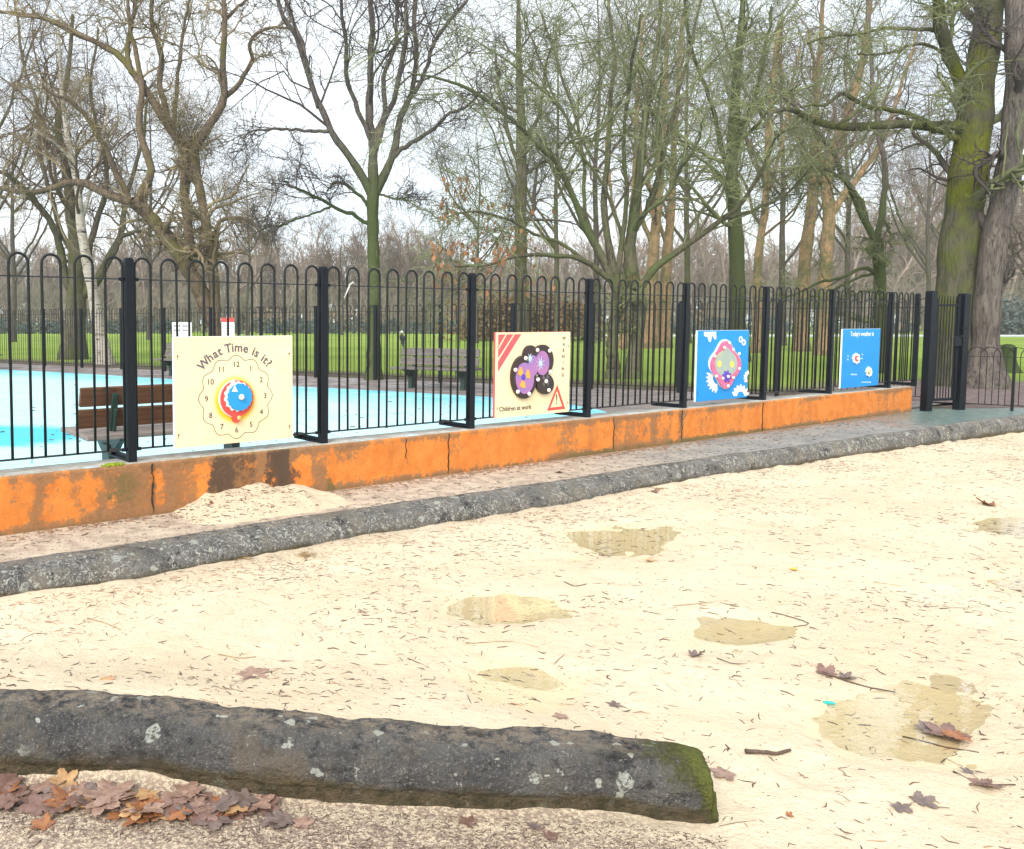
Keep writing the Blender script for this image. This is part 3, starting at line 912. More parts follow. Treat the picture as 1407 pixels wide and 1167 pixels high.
# short closing length before the gate
ul, ur = posts_u[-2], posts_u[-1]
sh = MB().box(ul + .03, ur - .03, -.004, .004, HR - .150, HR - .140).build('short_railing_panel', M['rail'], rails)
MB().box(ul + .03, ur - .03, -.005, .005, .088, .102).build('bottom_rail', M['rail'], sh)
k = 0; x = ul + .13
while x < ur - .07:
    c = hp0.copy(); COL.objects.link(c); c.parent = sh; c.location = (x, 0, 0); x += .2
def fpt(px, py, off):
    u, z = LZ(px, py, off); return FP(u, off, z)


tie = MB().tube([fpt(488, 391, -.025), fpt(485, 388, -.03), fpt(481, 391, -.035), fpt(478, 398, -.03), fpt(473, 410, -.04)], [.003, .006, .006, .007, .002], 6)
M['white_plastic'] = simple('white_plastic', (.62, .62, .58), (.5, .5, .46), 60, .5)
tag(tie.build('cable_tie', M['white_plastic']), 'white plastic tie dangling from the top rail of the near railings', 'cable tie')

# ---- far railings round the pool
gposts = [14, 62, 113, 165, 222, 285, 349, 422, 500, 588, 685, 795, 922, 1067]
GL = (Q2 - Q1); GL.z = 0; GS = GL.length / 13; GA = math.atan2(gdir.y, gdir.x)
fr_ = thing('pool_railings', 'black bow topped railings along the far side of the pool in front of the lawn', 'railings', (Q1.x, Q1.y, 0), GA)
fp0 = post_mb(1.86, .075, -.05).build('post', M['post'], fr_)
# where the far run meets the near one
den = gdir.x * fdir.y - gdir.y * fdir.x
w_ = FO - Vector((Q1.x, Q1.y, 0))
GEND = (w_.x * fdir.y - w_.y * fdir.x) / den - .35
npan = int(GEND // GS)
for i in range(-6, npan + 1):
    o = fp0 if i == -6 else dup(fp0, fr_); o.location = (GS * i, 0, 0)
o = dup(fp0, fr_); o.location = (GEND, 0, 0)
pn0 = MB().box(-GS / 2 + .03, GS / 2 - .03, -.004, .004, 1.70, 1.712).build('railing_panel', M['fence'], fr_)
MB().box(-GS / 2 + .03, GS / 2 - .03, -.004, .004, .10, .112).build('bottom_rail', M['fence'], pn0)
fh0 = hoop_mesh(1.86, .125, .0092, .1, 7, 5).build('hoop', M['fence'], pn0)
fh0.location = (-GS / 2 + GS / 16, 0, 0)
for k in range(1, 8):
    c = fh0.copy(); COL.objects.link(c); c.parent = pn0; c.location = (-GS / 2 + GS / 8 * (k + .5), 0, 0)
for i in range(-6, npan):
    o = pn0 if i == -6 else dup(pn0, fr_); o.location = (GS * (i + .5), 0, 0)
rest = GEND - GS * npan
if rest > .3:
    ep = MB().box(GS * npan + .03, GEND - .03, -.004, .004, 1.70, 1.712).build('end_railing_panel', M['fence'], fr_)
    MB().box(GS * npan + .03, GEND - .03, -.004, .004, .10, .112).build('bottom_rail', M['fence'], ep)
    kn = max(1, int(rest / .22))
    for k in range(kn):
        c = fh0.copy(); COL.objects.link(c); c.parent = ep; c.location = (GS * npan + rest * (k + .5) / kn, 0, 0)

# ---- gate
g1, g2 = G(1272, 565), G(1317, 563)
gd = g2 - g1; gd.z = 0; GWd = gd.length; ga = math.atan2(gd.y, gd.x)
gate = thing('metal_gate', 'narrow black metal gate between two stout posts at the end of the orange wall', 'gate', (g1.x, g1.y, 0), ga)
post_mb(1.93, .12, -.03).build('post', M['post'], gate)
o = MB().box(GWd - .065, GWd + .065, -.065, .065, -.03, 1.91, .006).build('post', M['post'], gate)
lf = MB()
x0, x1 = .10, GWd - .10
lf.box(x0, x0 + .04, -.02, .02, .16, 1.74, .003).box(x1 - .05, x1, -.025, .025, .16, 1.86, .003)
lf.box(x0 + .04, x1 - .05, -.018, .018, .16, .20, .003).box(x0 + .04, x1 - .05, -.018, .018, 1.70, 1.735, .003)
leaf = lf.build('gate_leaf', M['post'], gate)
nbar = 7
for k in range(nbar):
    x = x0 + .04 + (x1 - .05 - x0 - .04) * (k + .5) / nbar
    MB().tube([(x, 0, .17), (x, 0, 1.80), (x, -.005, 1.87)], [.009, .009, .006], 6).build('bar', M['fence'], leaf)
lt = MB().box(x1 - .14, x1 + .02, -.055, -.027, 1.05, 1.22, .006).box(x1 - .03, x1 + .08, -.075, -.057, 1.20, 1.225, .003).tube([(x1 - .01, -.055, 1.34), (x1 + .09, -.075, 1.34)], .012, 8)
lt.build('latch', M['post'], gate)
for z in (.4, 1.55):
    MB().box(.058, .12, -.04, .0, z - .04, z + .04, .004).tube([(.085, -.045, z - .06), (.085, -.045, z + .06)], .014, 8).build('hinge', M['fence'], gate)

# ---- low interlaced railing at the right
l0 = G(1326, 561); l1 = G(1407, 566); l1 = l0 + (l1 - l0).normalized() * 4.2
l0.z = l1.z = 0
ld = (l1 - l0); LL = ld.length; la = math.atan2(ld.y, ld.x)
low = thing('low_bow_railing', 'knee high black railing of interlaced bows to the right of the gate', 'railings', (l0.x, l0.y, 0), la)
sp_ = .087; HL = 1.03
MB().box(0, LL, -.004, .004, HL - .16, HL - .152).build('top_rail', M['fence'], low)
MB().box(0, LL, -.004, .004, .08, .09).build('bottom_rail', M['fence'], low)
hb = hoop_mesh(HL, sp_ * 3, .0065, .085, 10, 5).build('bow', M['fence'], low)
hb.location = (sp_ * 1.5, 0, 0)
for k in range(1, int(LL / sp_) // 1 - 3):
    if k % 2: continue
    c = hb.copy(); COL.objects.link(c); c.parent = low; c.location = (sp_ * (k + 1.5), 0, 0)
for x in (.62, 2.45, 4.1):
    MB().box(x - .02, x + .02, -.018, .018, -.02, HL + .01, .003).build('post', M['fence'], low)

# ================================================================== benches
def bench(label, loc, rz, seatm, backm, group=None):
    t = thing('park_bench', label, 'bench', loc, rz, group)
    L = .93
    ys = [(-.30, -.17), (-.155, -.03), (-.015, .11), (.125, .25), (.265, .39), (.405, .50)]
    for i, (a, c) in enumerate(ys):
        MB().box(-L + random.uniform(-.01, .01), L, a, c, .42, .462, .006).build('seat_board', seatm, t)
    tilt = Matrix.Translation((0, .0, .50)) @ Matrix.Rotation(math.radians(15), 4, 'X')
    for i, (a, c) in enumerate(((.0, .175), (.205, .38))):
        MB().box(-L + .005 * i, L, -.018, .018, a, c, .006, M=tilt).build('back_board', backm, t)
    for x in (-.62, .62):
        s_ = MB()
        s_.box(x - .045, x + .045, -.05, .14, -.02, .34, .006)
        s_.add([(x + dx_, y, z) for dx_ in (-.03, .03) for (y, z) in ((-.29, .40), (-.22, .37), (-.10, .26), (.2, .26), (.36, .37), (.46, .40), (.46, .418), (-.29, .418))],
               [tuple(range(8)), tuple(range(15, 7, -1))] + [(i, 8 + i, 8 + (i + 1) % 8, (i + 1) % 8) for i in range(8)])
        s_.box(x - .028, x + .028, -.055, -.02, -.13, .33, .004, M=tilt)
        s_.box(x - .012, x + .012, -.105, -.05, -.12, .20, .004, M=tilt)
        s_.tube([tuple(tilt @ Vector((x, -.062, .30))), tuple(tilt @ Vector((x, -.05, .30)))], .012, 6)
        s_.tube([tuple(tilt @ Vector((x, -.062, .08))), tuple(tilt @ Vector((x, -.05, .08)))], .012, 6)
        s_.build('leg', M['green_iron'], t)
    MB().box(-.9, .9, -.01, .02, -.004, .004).v
    return t


# near bench, its back to the railings
c0 = G(121, 604, .44)               # rear left corner of its seat
bc = Vector((c0.x, c0.y, 0)) + fdir * .93 + fnor * .30
bench('brown park bench seen from behind through the near railings beside the clock panel', (bc.x, bc.y, 0), FA, M['wood_seat'], M['wood_brown'])
lb = G(602, 534)
bench('weathered grey park bench facing the pool left of the striped warning panel', (lb.x, lb.y, 0), GA + PI, M['wood_grey'], M['wood_grey'], None)
lb = G(262, 517)
bench('weathered grey park bench half hidden behind the clock panel', (lb.x, lb.y, 0), GA + PI, M['wood_grey'], M['wood_grey'], None)
lb = G(-34, 507)
bench('grey park bench at the left picture edge of which only the end shows', (lb.x, lb.y, 0), GA + PI, M['wood_grey'], M['wood_grey'], None)

# ================================================================== play panels
def flat(name, c, rough=.45, c2=None, spec=.4): return simple(name, c, c2 or tuple(x * .93 for x in c), 8, rough, 0, spec)
M['cream'] = None
m, nt, b = new_mat('cream_board'); n = N(nt)
f = n.noise(3, 4); v = n.map((40, 1, 1.5)); s = n.noise(1.0, 4, .6, v)
col = n.mix(n.ramp(f, .3, .7), (.84, .71, .46), (.80, .65, .40))
col = n.mix(n.math('MULTIPLY', n.ramp(s, .58, .75), .28), col, (.50, .37, .2))
col = n.mix(n.math('MULTIPLY', n.ramp(n.noise(45, 3, .7), .66, .74), .35), col, (.4, .3, .17))
M['cream'] = fin(m, nt, b, n, col, .42, None, .4)
M['blue'] = flat('blue_board', (.0, .27, .72)); M['blue2'] = flat('blue_disc', (.015, .30, .66))
M['white'] = flat('white_plate', (.8, .8, .77)); M['red'] = flat('red_plate', (.72, .075, .06)); M['redstripe'] = flat('stripe_red', (.66, .10, .11))
M['purple'] = flat('purple_disc', (.25, .17, .45), .3, (.42, .16, .36)); M['blackp'] = flat('black_maze', (.035, .02, .018), .35)
M['ink'] = flat('grey_ink', (.12, .11, .13)); M['ink2'] = flat('dark_ink', (.045, .04, .03)); M['orangep'] = flat('orange_disc', (.8, .40, .05))
M['pink'] = flat('pink_ring', (.72, .10, .17), .4, (.72, .17, .36)); M['knob'] = flat('knob', (.85, .80, .72), .35); M['violet'] = flat('violet_gear', (.09, .05, .45))
M['yellowp'] = flat('yellow_dot', (.8, .62, .12)); M['paleblue'] = flat('pale_blue', (.5, .66, .72)); M['clearbg'] = flat('window_disc', (.38, .42, .30), .15, (.30, .38, .36), .8)
M['tan'] = flat('tan_knob', (.62, .42, .16)); M['rust'] = flat('rusty_bolt', (.10, .035, .015), .8)
m, nt, b = new_mat('sunburst_disc'); n = N(nt)
xyz = n.sep(); r_ = n.math('SQRT', n.math('ADD', n.math('POWER', xyz[0], 2.0), n.math('POWER', xyz[2], 2.0)))
M['burst'] = fin(m, nt, b, n, n.mix(n.ramp(r_, .155, .21), (.80, .50, .02), (.84, .71, .46)), .42)

PO = -.045                        # front face of the boards relative to the railing line


def panel(name, label, px0, y0t, y0b, px1, y1t, y1b, mat, edge):
    ua, z0t = LZ(px0, y0t, PO); _, z0b = LZ(px0, y0b, PO); ub, z1t = LZ(px1, y1t, PO); _, z1b = LZ(px1, y1b, PO)
    zt, zb = (z0t + z1t) / 2, (z0b + z1b) / 2
    t = thing(name, label, 'play panel', FP(ua, PO, zb), FA)
    w, h = ub - ua, zt - zb
    MB().box(0, w, 0, .022, 0, h, .003).build('board', mat, t)
    MB().box(-.003, .004, .003, .026, .002, h - .002).build('edge_strip', edge, t)
    MB().box(.004, w - .003, .003, .026, h - .004, h + .003).build('edge_strip', edge, t)
    for (x, z) in ((.03, .12 * h), (.03, .83 * h), (w - .035, .12 * h), (w - .035, .83 * h)):
        MB().ball((x, -.002, z), .007, (1, .6, 1), 8).box(x - .0015, x + .0015, -.0012, 0, z - .03, z).build('bolt', M['rust'], t)
    t['ua'], t['zb'] = ua, zb
    def L(px, py, d=0.0):
        u, z = LZ(px, py, PO - d); return (u - ua, z - zb)
    return t, L, w, h


def shape(t, name, mat, pts, d0, d1):
    return MB().plate(pts, -d1, -d0).build(name, mat, t)


def ell(L, cx, cy, hw, hh, n=40, a0=0, a1=2 * PI, d=0):
    return [L(cx + hw * math.cos(a0 + (a1 - a0) * k / n), cy - hh * math.sin(a0 + (a1 - a0) * k / n), d) for k in range(n)]


def circ(cx, cz, r, n=40): return [(cx + r * math.cos(2 * PI * k / n), cz + r * math.sin(2 * PI * k / n)) for k in range(n)]


def gear(cx, cz, r0, r1, teeth, ph=0): 
    o = []
    for k in range(teeth * 4):
        a = 2 * PI * k / (teeth * 4) + ph
        r = r1 if k % 4 in (1, 2) else r0
        o.append((cx + r * math.cos(a), cz + r * math.sin(a)))
    return o


def put_text(t, txt, mat, x, z, size, rot=0.0, d=.0015, name='lettering', sx=1.0, off=0.0):
    me = text_mesh(txt, size, .0006, offset=off)
    me.transform(Matrix.Translation((x, -d, z)) @ Matrix.Rotation(rot, 4, 'Y') @ Matrix.Scale(sx, 4, (1, 0, 0)) @ Matrix.Rotation(PI / 2, 4, 'X'))
    return me


def join_text(t, name, meshes, mat):
    b_ = MB()
    for me in meshes:
        b_.add([tuple(v.co) for v in me.vertices], [tuple(p.vertices) for p in me.polygons])
        bpy.data.meshes.remove(me)
    return b_.build(name, mat, t)


# --- clock panel
t, L, w, h = panel('clock_play_panel', 'cream play panel with a scalloped clock face reading What Time is it?', 238.5, 462.5, 616, 402, 462.5, 602.5, M['cream'], M['white'])
def c1(x, y): return (225 + x / 5.984, 430 + y / 5.984)
cx_, cz_ = L(*c1(597, 692))
pts = []
for k in range(240):
    a = 2 * PI * k / 240
    r = .318 + .026 * abs(math.cos(6 * a)) ** .8 * 1.0 - .012
    r = .300 + .034 * (0.5 + .5 * math.cos(12 * a)) ** .75
    pts.append((a, r))
b_ = MB()
for k in range(240):
    a, r = pts[k]; a2, r2 = pts[(k + 1) % 240]
    q = [(cx_ + (r + s_) * math.sin(a) * .985, cz_ + (r + s_) * math.cos(a)) for s_ in (-.0022, .0022)] + [(cx_ + (r2 + s_) * math.sin(a2) * .985, cz_ + (r2 + s_) * math.cos(a2)) for s_ in (.0022, -.0022)]
    b_.plate(q, -.0014, .001)
b_.build('scalloped_outline', M['ink2'], t)
ms = []
for k in range(1, 13):
    a = 2 * PI * k / 12
    ms.append(put_text(t, str(k), None, cx_ + .262 * math.sin(a), cz_ + .262 * math.cos(a) - .004, .062))
join_text(t, 'numerals', ms, M['ink2'])['label'] = 'small dark clock numerals 1 to 12'
txt = "What Time is it?"
adv = {'W': .094, 'h': .056, 'a': .056, 't': .040, ' ': .036, 'T': .056, 'i': .028, 'm': .085, 'e': .058, 's': .046, '?': .046}
tot = sum(adv[c] for c in txt); R_ = .392; ms = []
s0 = -tot / 2
for c in txt:
    mid = s0 + adv[c] / 2; a = mid / R_ * .93
    if c != ' ': ms.append(put_text(t, c, None, cx_ + R_ * math.sin(a) , cz_ + R_ * math.cos(a) , .098, a, off=.0018))
    s0 += adv[c]
join_text(t, 'title_lettering', ms, M['ink'])
bx, bz = L(*c1(600, 715))
o = MB().plate(circ(0, 0, .205), -.002, .001).build('sunburst', M['burst'], t); o.location = (bx - .015, 0, bz)
rx, rz = L(*c1(603, 705), .02)
shape(t, 'white_disc', M['white'], circ(rx - .006, rz, .150), .0, .014)
red = shape(t, 'red_disc', M['red'], circ(rx, rz, .146), .0, .022)
MB().plate([(rx - .04, rz - .13), (rx + .035, rz - .13), (rx + .035, rz - .165), (rx + .005, rz - .195), (rx - .025, rz - .19), (rx - .045, rz - .16)], -.021, -.001).build('pointer_tab', M['red'], t)
MB().ball((rx + .012, -.03, rz - .155), .02, (1, .7, 1)).build('tab_knob', M['tan'], t)
gx_, gz_ = L(*c1(622, 692), .03)
wp = gear(gx_ - .012, gz_ + .004, .112, .122, 14)
shape(t, 'wavy_plate', M['white'], wp, .022, .031)
MB().plate([(gx_ - .095, gz_ + .07), (gx_ - .055, gz_ + .145), (gx_ - .02, gz_ + .10)], -.0315, -.022).build('hand_tip', M['white'], t)
shape(t, 'blue_disc', M['blue2'], gear(gx_, gz_, .104, .110, 16), .031, .045)
MB().plate([(gx_ - .075, gz_ + .045), (gx_ - .05, gz_ + .10), (gx_ - .03, gz_ + .06), (gx_ - .02, gz_ + .045)], -.0465, -.044).build('small_arrow', M['white'], t)
MB().ball((gx_ + .005, -.058, gz_), .024, (1, .8, 1), 14).build('knob', M['knob'], t, smooth=True)

# --- warning panel
t, L, w, h = panel('warning_play_panel', 'cream play panel with red stripes, a black maze and the word WARNING', 681.5, 457.5, 575, 784, 456, 566, M['cream'], M['redstripe'])
def c2(x, y): return (670 + x / 8.338, 445 + y / 8.338)
def S(pl): return [L(*c2(x, y)) for x, y in pl]
for pl in ([(122, 125), (205, 122), (122, 268)], [(222, 122), (295, 121), (120, 395), (120, 305)], [(312, 121), (385, 120), (118, 550), (118, 432)]):
    shape(t, 'red_stripe', M['redstripe'], S(pl), -.001, .0016)
mz = thing  # maze
d = [0.030, .0305, .031, .0315]
for i, (x, y, hw, hh) in enumerate(((412, 612, 140, 248), (490, 375, 82, 128), (630, 415, 118, 175), (655, 690, 97, 118))):
    shape(t, 'maze_body', M['blackp'], ell(L, *c2(x, y), hw / 8.338, hh / 8.338, d=.02), 0, d[i])
for i, (x, y, hw, hh) in enumerate(((425, 625, 105, 180), (625, 450, 78, 140), (520, 480, 55, 120))):
    shape(t, 'maze_window', M['purple'], ell(L, *c2(x, y), hw / 8.338, hh / 8.338, d=.03), .0, .0335 + i * .0006)
gx3 = ell(L, *c2(415, 615), 78 / 8.338, 128 / 8.338, 60, d=.035)
def sector(cx, cy, hw0, hh0, hw1, hh1, a0, a1, k=8):
    o = [L(*c2(cx + hw1 * math.cos(a0 + (a1 - a0) * i / k), cy - hh1 * math.sin(a0 + (a1 - a0) * i / k)), .035) for i in range(k + 1)]
    return o + [L(*c2(cx + hw0 * math.cos(a1 - (a1 - a0) * i / k), cy - hh0 * math.sin(a1 - (a1 - a0) * i / k)), .035) for i in range(k + 1)]
for a in (20, 138, 258):
    shape(t, 'orange_blade', M['orangep'], sector(415, 612, 30, 48, 72, 125, math.radians(a - 28), math.radians(a + 28)), .0, .0365)
shape(t, 'wheel_hub', M['violet'], ell(L, *c2(410, 612), 20 / 8.3, 34 / 8.3, d=.035), 0, .038)
for (x, y, r0, r1) in ((607, 455, 14, 58), (487, 400, 12, 38)):
    for k in range(8):
        a = k * PI / 4 + .3
        ca, sa = math.cos(a), math.sin(a)
        pl = [(x + r0 * ca - 5 * sa, y + 1.6 * (r0 * sa) + 5 * ca), (x + r1 * ca, y + 1.6 * r1 * sa), (x + r0 * ca + 5 * sa, y + 1.6 * r0 * sa - 5 * ca)]
        shape(t, 'star_ray', M['paleblue'], [L(*c2(*p), .035) for p in pl], 0, .0362)
    shape(t, 'star_hub', M['paleblue'], ell(L, *c2(x, y), 14 / 8.3, 24 / 8.3, d=.035), 0, .038)
for k in range(4):
    a = k * PI / 2 + .5
    shape(t, 'small_blade', M['ink'], sector(668, 650, 12, 18, 45, 72, a, a + .7), 0, .034)
for (x, y) in ((573, 303), (712, 310), (438, 395), (320, 530), (720, 552), (578, 640), (673, 660), (703, 762), (347, 780), (478, 805)):
    u_, z_ = L(*c2(x, y), .045)
    MB().ball((u_, -.044, z_), .022, (1, .8, 1), 10).build('knob', M['knob'], t, smooth=True)
ms = []
for i, c in enumerate('WARNING'):
    x, y = L(*c2(874 - 2.5 * i, 168 + i * 70)); ms.append(put_text(t, c, None, x, z=y, size=.052, rot=0, off=.0006))
join_text(t, 'warning_lettering', ms, M['ink2'])
x, y = L(*c2(318, 968)); join_text(t, 'caption_lettering', [put_text(t, 'Children at work', None, x, y, .066, 0, off=.0008)], M['ink2'])
tri = [c2(797, 700), c2(888, 975), c2(680, 998)]
cen = (sum(p[0] for p in tri) / 3, sum(p[1] for p in tri) / 3)
inn = [(cen[0] + (p[0] - cen[0]) * .66, cen[1] + (p[1] - cen[1]) * .66) for p in tri]
b_ = MB()
for i in range(3):
    j = (i + 1) % 3
    b_.plate([L(*tri[i]), L(*tri[j]), L(*inn[j]), L(*inn[i])], -.0016, .001)
b_.build('warning_triangle', M['red'], t)
b_ = MB().plate([L(*c2(*p)) for p in ((784, 812), (798, 810), (795, 888), (788, 889))], -.0016, .001).plate([L(*c2(*p)) for p in ((785, 905), (795, 904), (795, 922), (785, 923))], -.0016, .001)
b_.build('exclamation_mark', M['ink2'], t)

# --- blue flower panel
t, L, w, h = panel('flower_play_panel', 'bright blue play panel with white gears and a pink flower shaped window', 959, 454.5, 551, 1029.5, 454, 547, M['blue'], M['white'])
def c3(x, y): return (945 + x / 9.725, 440 + y / 9.725)
def S3(pl, d=0): return [L(*c3(x, y), d) for x, y in pl]
shape(t, 'white_splash', M['white'], S3([(215, 160), (378, 155), (380, 255), (362, 262), (348, 245), (335, 205), (320, 225), (308, 288), (285, 292), (272, 255), (262, 215), (240, 225), (218, 208)]), -.001, .0016)
b_ = MB()
for (x, y) in ((708, 258), (748, 298)):
    o_ = ell(L, *c3(x, y), 27 / 9.7, 42 / 9.7, 20); i_ = ell(L, *c3(x, y), 12 / 9.7, 20 / 9.7, 20)
    for k in range(20): b_.plate([o_[k], o_[(k + 1) % 20], i_[(k + 1) % 20], i_[k]], -.0016 - (x > 720) * .0004, .001)
b_.build('white_loops', M['white'], t)
lob = []
for k in range(96):
    a = 2 * PI * k / 96
    r = 1 + .10 * math.cos(4 * (a - PI / 2)) + .06 * abs(math.sin(a)) ** 6
    lob.append((a, r))
def lobp(cx, cy, hw, hh, d): return [L(*c3(cx + hw * r * math.cos(a), cy - hh * r * math.sin(a)), d) for a, r in lob]
shape(t, 'window_backing', M['white'], lobp(505, 590, 192, 286, .02), 0, .020)
shape(t, 'pink_ring', M['pink'], lobp(510, 597, 184, 274, .03), 0, .034)
shape(t, 'window', M['clearbg'], ell(L, *c3(512, 580), 148 / 9.7, 178 / 9.7, d=.035), 0, .0355)
shape(t, 'window_stem', M['clearbg'], ell(L, *c3(522, 450), 42 / 9.7, 80 / 9.7, d=.035), 0, .0362)
for (x, y) in ((425, 585), (592, 590)):
    shape(t, 'yellow_dial', M['yellowp'], ell(L, *c3(x, y), 28 / 9.7, 46 / 9.7, d=.036), 0, .0372)
shape(t, 'violet_gear', M['violet'], [L(*c3(525 + (62 if k % 4 in (1, 2) else 44) * math.cos(2 * PI * k / 32), 755 + (86 if k % 4 in (1, 2) else 62) * math.sin(2 * PI * k / 32)), .04) for k in range(32)], 0, .040)
for (x, y) in ((558, 305), (490, 368), (608, 395), (688, 450), (362, 483), (690, 650), (610, 770), (383, 750), (470, 780), (540, 755), (540, 880)):
    u_, z_ = L(*c3(x, y), .045)
    MB().ball((u_, -.046, z_), .021, (1, .8, 1), 10).build('knob', M['knob'], t, smooth=True)
def arcgear(cx, cy, ri, ro, a0, a1, teeth, sy=1.35):
    o = []
    n_ = teeth * 4
    for k in range(n_ + 1):
        a = a0 + (a1 - a0) * k / n_; r = ro if k % 4 in (1, 2) else ro * .82
        o.append((cx + r * math.cos(a), cy - sy * r * math.sin(a)))
    for k in range(13):
        a = a1 + (a0 - a1) * k / 12
        o.append((cx + ri * math.cos(a), cy - sy * ri * math.sin(a)))
    return S3(o)
shape(t, 'white_gear', M['white'], arcgear(705, 1018, 48, 118, 0.1, PI - .05, 7), -.001, .0017)
shape(t, 'white_gear', M['white'], arcgear(395, 775, 60, 150, PI * .86, PI * 1.5, 7), -.001, .0018)
shape(t, 'white_gear', M['white'], arcgear(835, 770, 48, 92, PI * .6, PI * 1.25, 5, 1.2), -.001, .0019)

# --- blue weather panel
t, L, w, h = panel('weather_play_panel', 'small blue play panel headed Today\'s weather is with two white dials', 1158.5, 452.5, 534.5, 1210, 452, 528.5, M['blue'], M['white'])
def c4(x, y): return (1145 + x / 11.11, 440 + y / 11.11)
x, z = L(*c4(442, 212)); 
join_text(t, 'title_lettering', [put_text(t, "Today's weather is", None, x, z, .098, 0, off=.0012)], M['white'])
for (x, y, hw, hh, mt) in ((350, 588, 52, 78, 'red'), (545, 790, 42, 72, 'tan')):
    shape(t, 'dial', M['white'], [L(*c4(x + hw * (1 + .1 * math.cos(8 * a)) * math.cos(a), y + hh * (1 + .1 * math.cos(8 * a)) * math.sin(a)), .01) for a in [2 * PI * k / 48 for k in range(48)]], 0, .018)
    if mt == 'red': shape(t, 'red_hub', M['red'], ell(L, *c4(x + 12, y - 2), 32 / 11, 42 / 11, d=.02), 0, .024)
    u_, z_ = L(*c4(x + (25 if mt == 'red' else 0), y), .03)
    MB().ball((u_, -.032, z_), .026, (1, .8, 1), 10).build('knob', M['knob' if mt == 'red' else 'tan'], t, smooth=True)
ms = []
for (x, y, s_, tx_) in ((315, 830, .05, 'sunny'), (500, 948, .05, 'temperature'), (225, 548, .04, 'hot'), (220, 600, .04, 'dry'), (443, 525, .04, 'wet'), (440, 585, .04, 'icy')):
    pass
b_ = MB()
for (x, y, wd) in ((315, 830, 95), (500, 948, 150), (225, 548, 26), (220, 600, 24), (443, 525, 26), (440, 585, 24)):
    n_ = max(2, wd // 16)
    for k in range(n_):
        xx = x - wd / 2 + wd * (k + .1) / n_; hh = random.uniform(8, 15)
        b_.plate([L(*c4(xx, y - hh)), L(*c4(xx + wd / n_ * .7, y - hh * .6)), L(*c4(xx + wd / n_ * .7, y + hh)), L(*c4(xx, y + hh * .7))], -.0014, .001)
b_.build('small_captions', M['paleblue'], t)

# --- two small notices on the far railings
def notice(px0, px1, ytop, hh, red, label):
    k0 = (px0 + px1) / 2
    kk = ray(k0, 450).x / ray(k0, 450).y
    o_ = Vector((Q1.x, Q1.y, 0)) - gnor * .05
    s_ = (kk * o_.y - o_.x) / (gdir.x - kk * gdir.y)
    c = o_ + gdir * s_
    D = c.y
    top = A(k0, ytop, D).z; wd = (px1 - px0) / F * D / max(.5, math.cos(GA) + math.sin(-GA) * 0)
    t = thing('notice', label, 'sign', (c.x, c.y, top - hh), GA)
    MB().box(-wd / 2, wd / 2, -.012, .0, 0, hh, .002).build('board', M['white'], t)
    if red:
        MB().box(-wd / 2, wd / 2, -.0145, -.0, hh * .84, hh + .002).build('red_band', M['red'], t)
        b_ = MB()
        for r in range(6):
            for q_ in range(4):
                b_.box(-wd * .35 + q_ * wd * .18, -wd * .35 + q_ * wd * .18 + wd * .12, -.0145, -.011, hh * (.7 - r * .1), hh * (.7 - r * .1) + .018)
        b_.build('small_print', M['ink'], t)
    else:
        b_ = MB()
        for r in range(2):
            for q_ in range(9):
                if q_ == 4: continue
                b_.box(-wd * .42 + q_ * wd * .093, -wd * .42 + q_ * wd * .093 + wd * .065, -.0145, -.011, hh * (.78 - r * .2), hh * (.78 - r * .2) + .055)
        b_.build('large_print', M['ink'], t)
        MB().box(-wd / 2 + .01, wd / 2 - .01, -.0145, -.01, .02, hh * .36).build('teal_band', flat('teal_band', (.2, .62, .66)), t)
notice(235, 265, 443, .62, False, 'white notice with a teal band on the far railings just above the clock panel')
notice(304, 323, 437, .75, True, 'narrow white notice with a red band on the far railings above the clock panel')
# ================================================================== trees
M['twig'] = {}
BK = {
    'brown': bark('brown_bark', (.20, .145, .095), (.115, .085, .06), (.17, .155, .05), .32, 9),
    'greengrey': bark('green_grey_bark', (.13, .115, .08), (.075, .068, .048), (.10, .11, .035), .4),
    'green': bark('green_algae_bark', (.16, .13, .11), (.09, .075, .068), (.095, .125, .04), .85, fade=(4.2, 6.5)),
    'lichen': bark('lichened_bark', (.16, .145, .09), (.085, .078, .052), (.15, .18, .07), .45, 9),
    'tan': bark('tan_bark', (.34, .21, .11), (.21, .155, .095), (.16, .15, .07), .4),
    'dark': bark('dark_bark', (.12, .10, .085), (.07, .06, .05), (.10, .11, .04), .3),
    'grey': bark('grey_ridged_bark', (.22, .19, .16), (.13, .11, .098), (.14, .14, .06), .12, 8, (.035, .028, .025), .14, .09),
    'mossy': bark('moss_covered_bark', (.17, .16, .09), (.10, .10, .05), (.20, .22, .022), .45, 8, (.03, .03, .015), .22, .08),
}
m, nt, b = new_mat('mossy_trunk_bark'); n = N(nt)
f = n.noise(9, 6, .65, n.map((1, 1, .2)), 1.0); g = n.noise(34, 5, .65, n.map((1, 1, .4)), .5); zz = n.sep()[2]; big = n.noise(1.1, 4, .65)
col = n.mix(n.ramp(f, .32, .66), (.17, .155, .11), (.085, .08, .055))
col = n.mix(n.math('MULTIPLY', n.ramp(n.math('ADD', big, n.math('MULTIPLY', g, .3)), .55, .8), .85), col, n.mix(g, (.10, .12, .03), (.15, .17, .04)))
viv = n.math('MULTIPLY', n.math('MULTIPLY', n.ramp(zz, 3.4, 4.6), n.ramp(zz, 8.2, 6.6)), n.ramp(n.math('ABSOLUTE', n.sep()[0]), .95, .65))
viv = n.math('MULTIPLY', viv, n.ramp(n.math('ADD', big, n.math('MULTIPLY', g, .4)), .60, .84))
col = n.mix(viv, col, n.mix(n.ramp(g, .3, .7), (.27, .275, .018), (.13, .15, .025)))
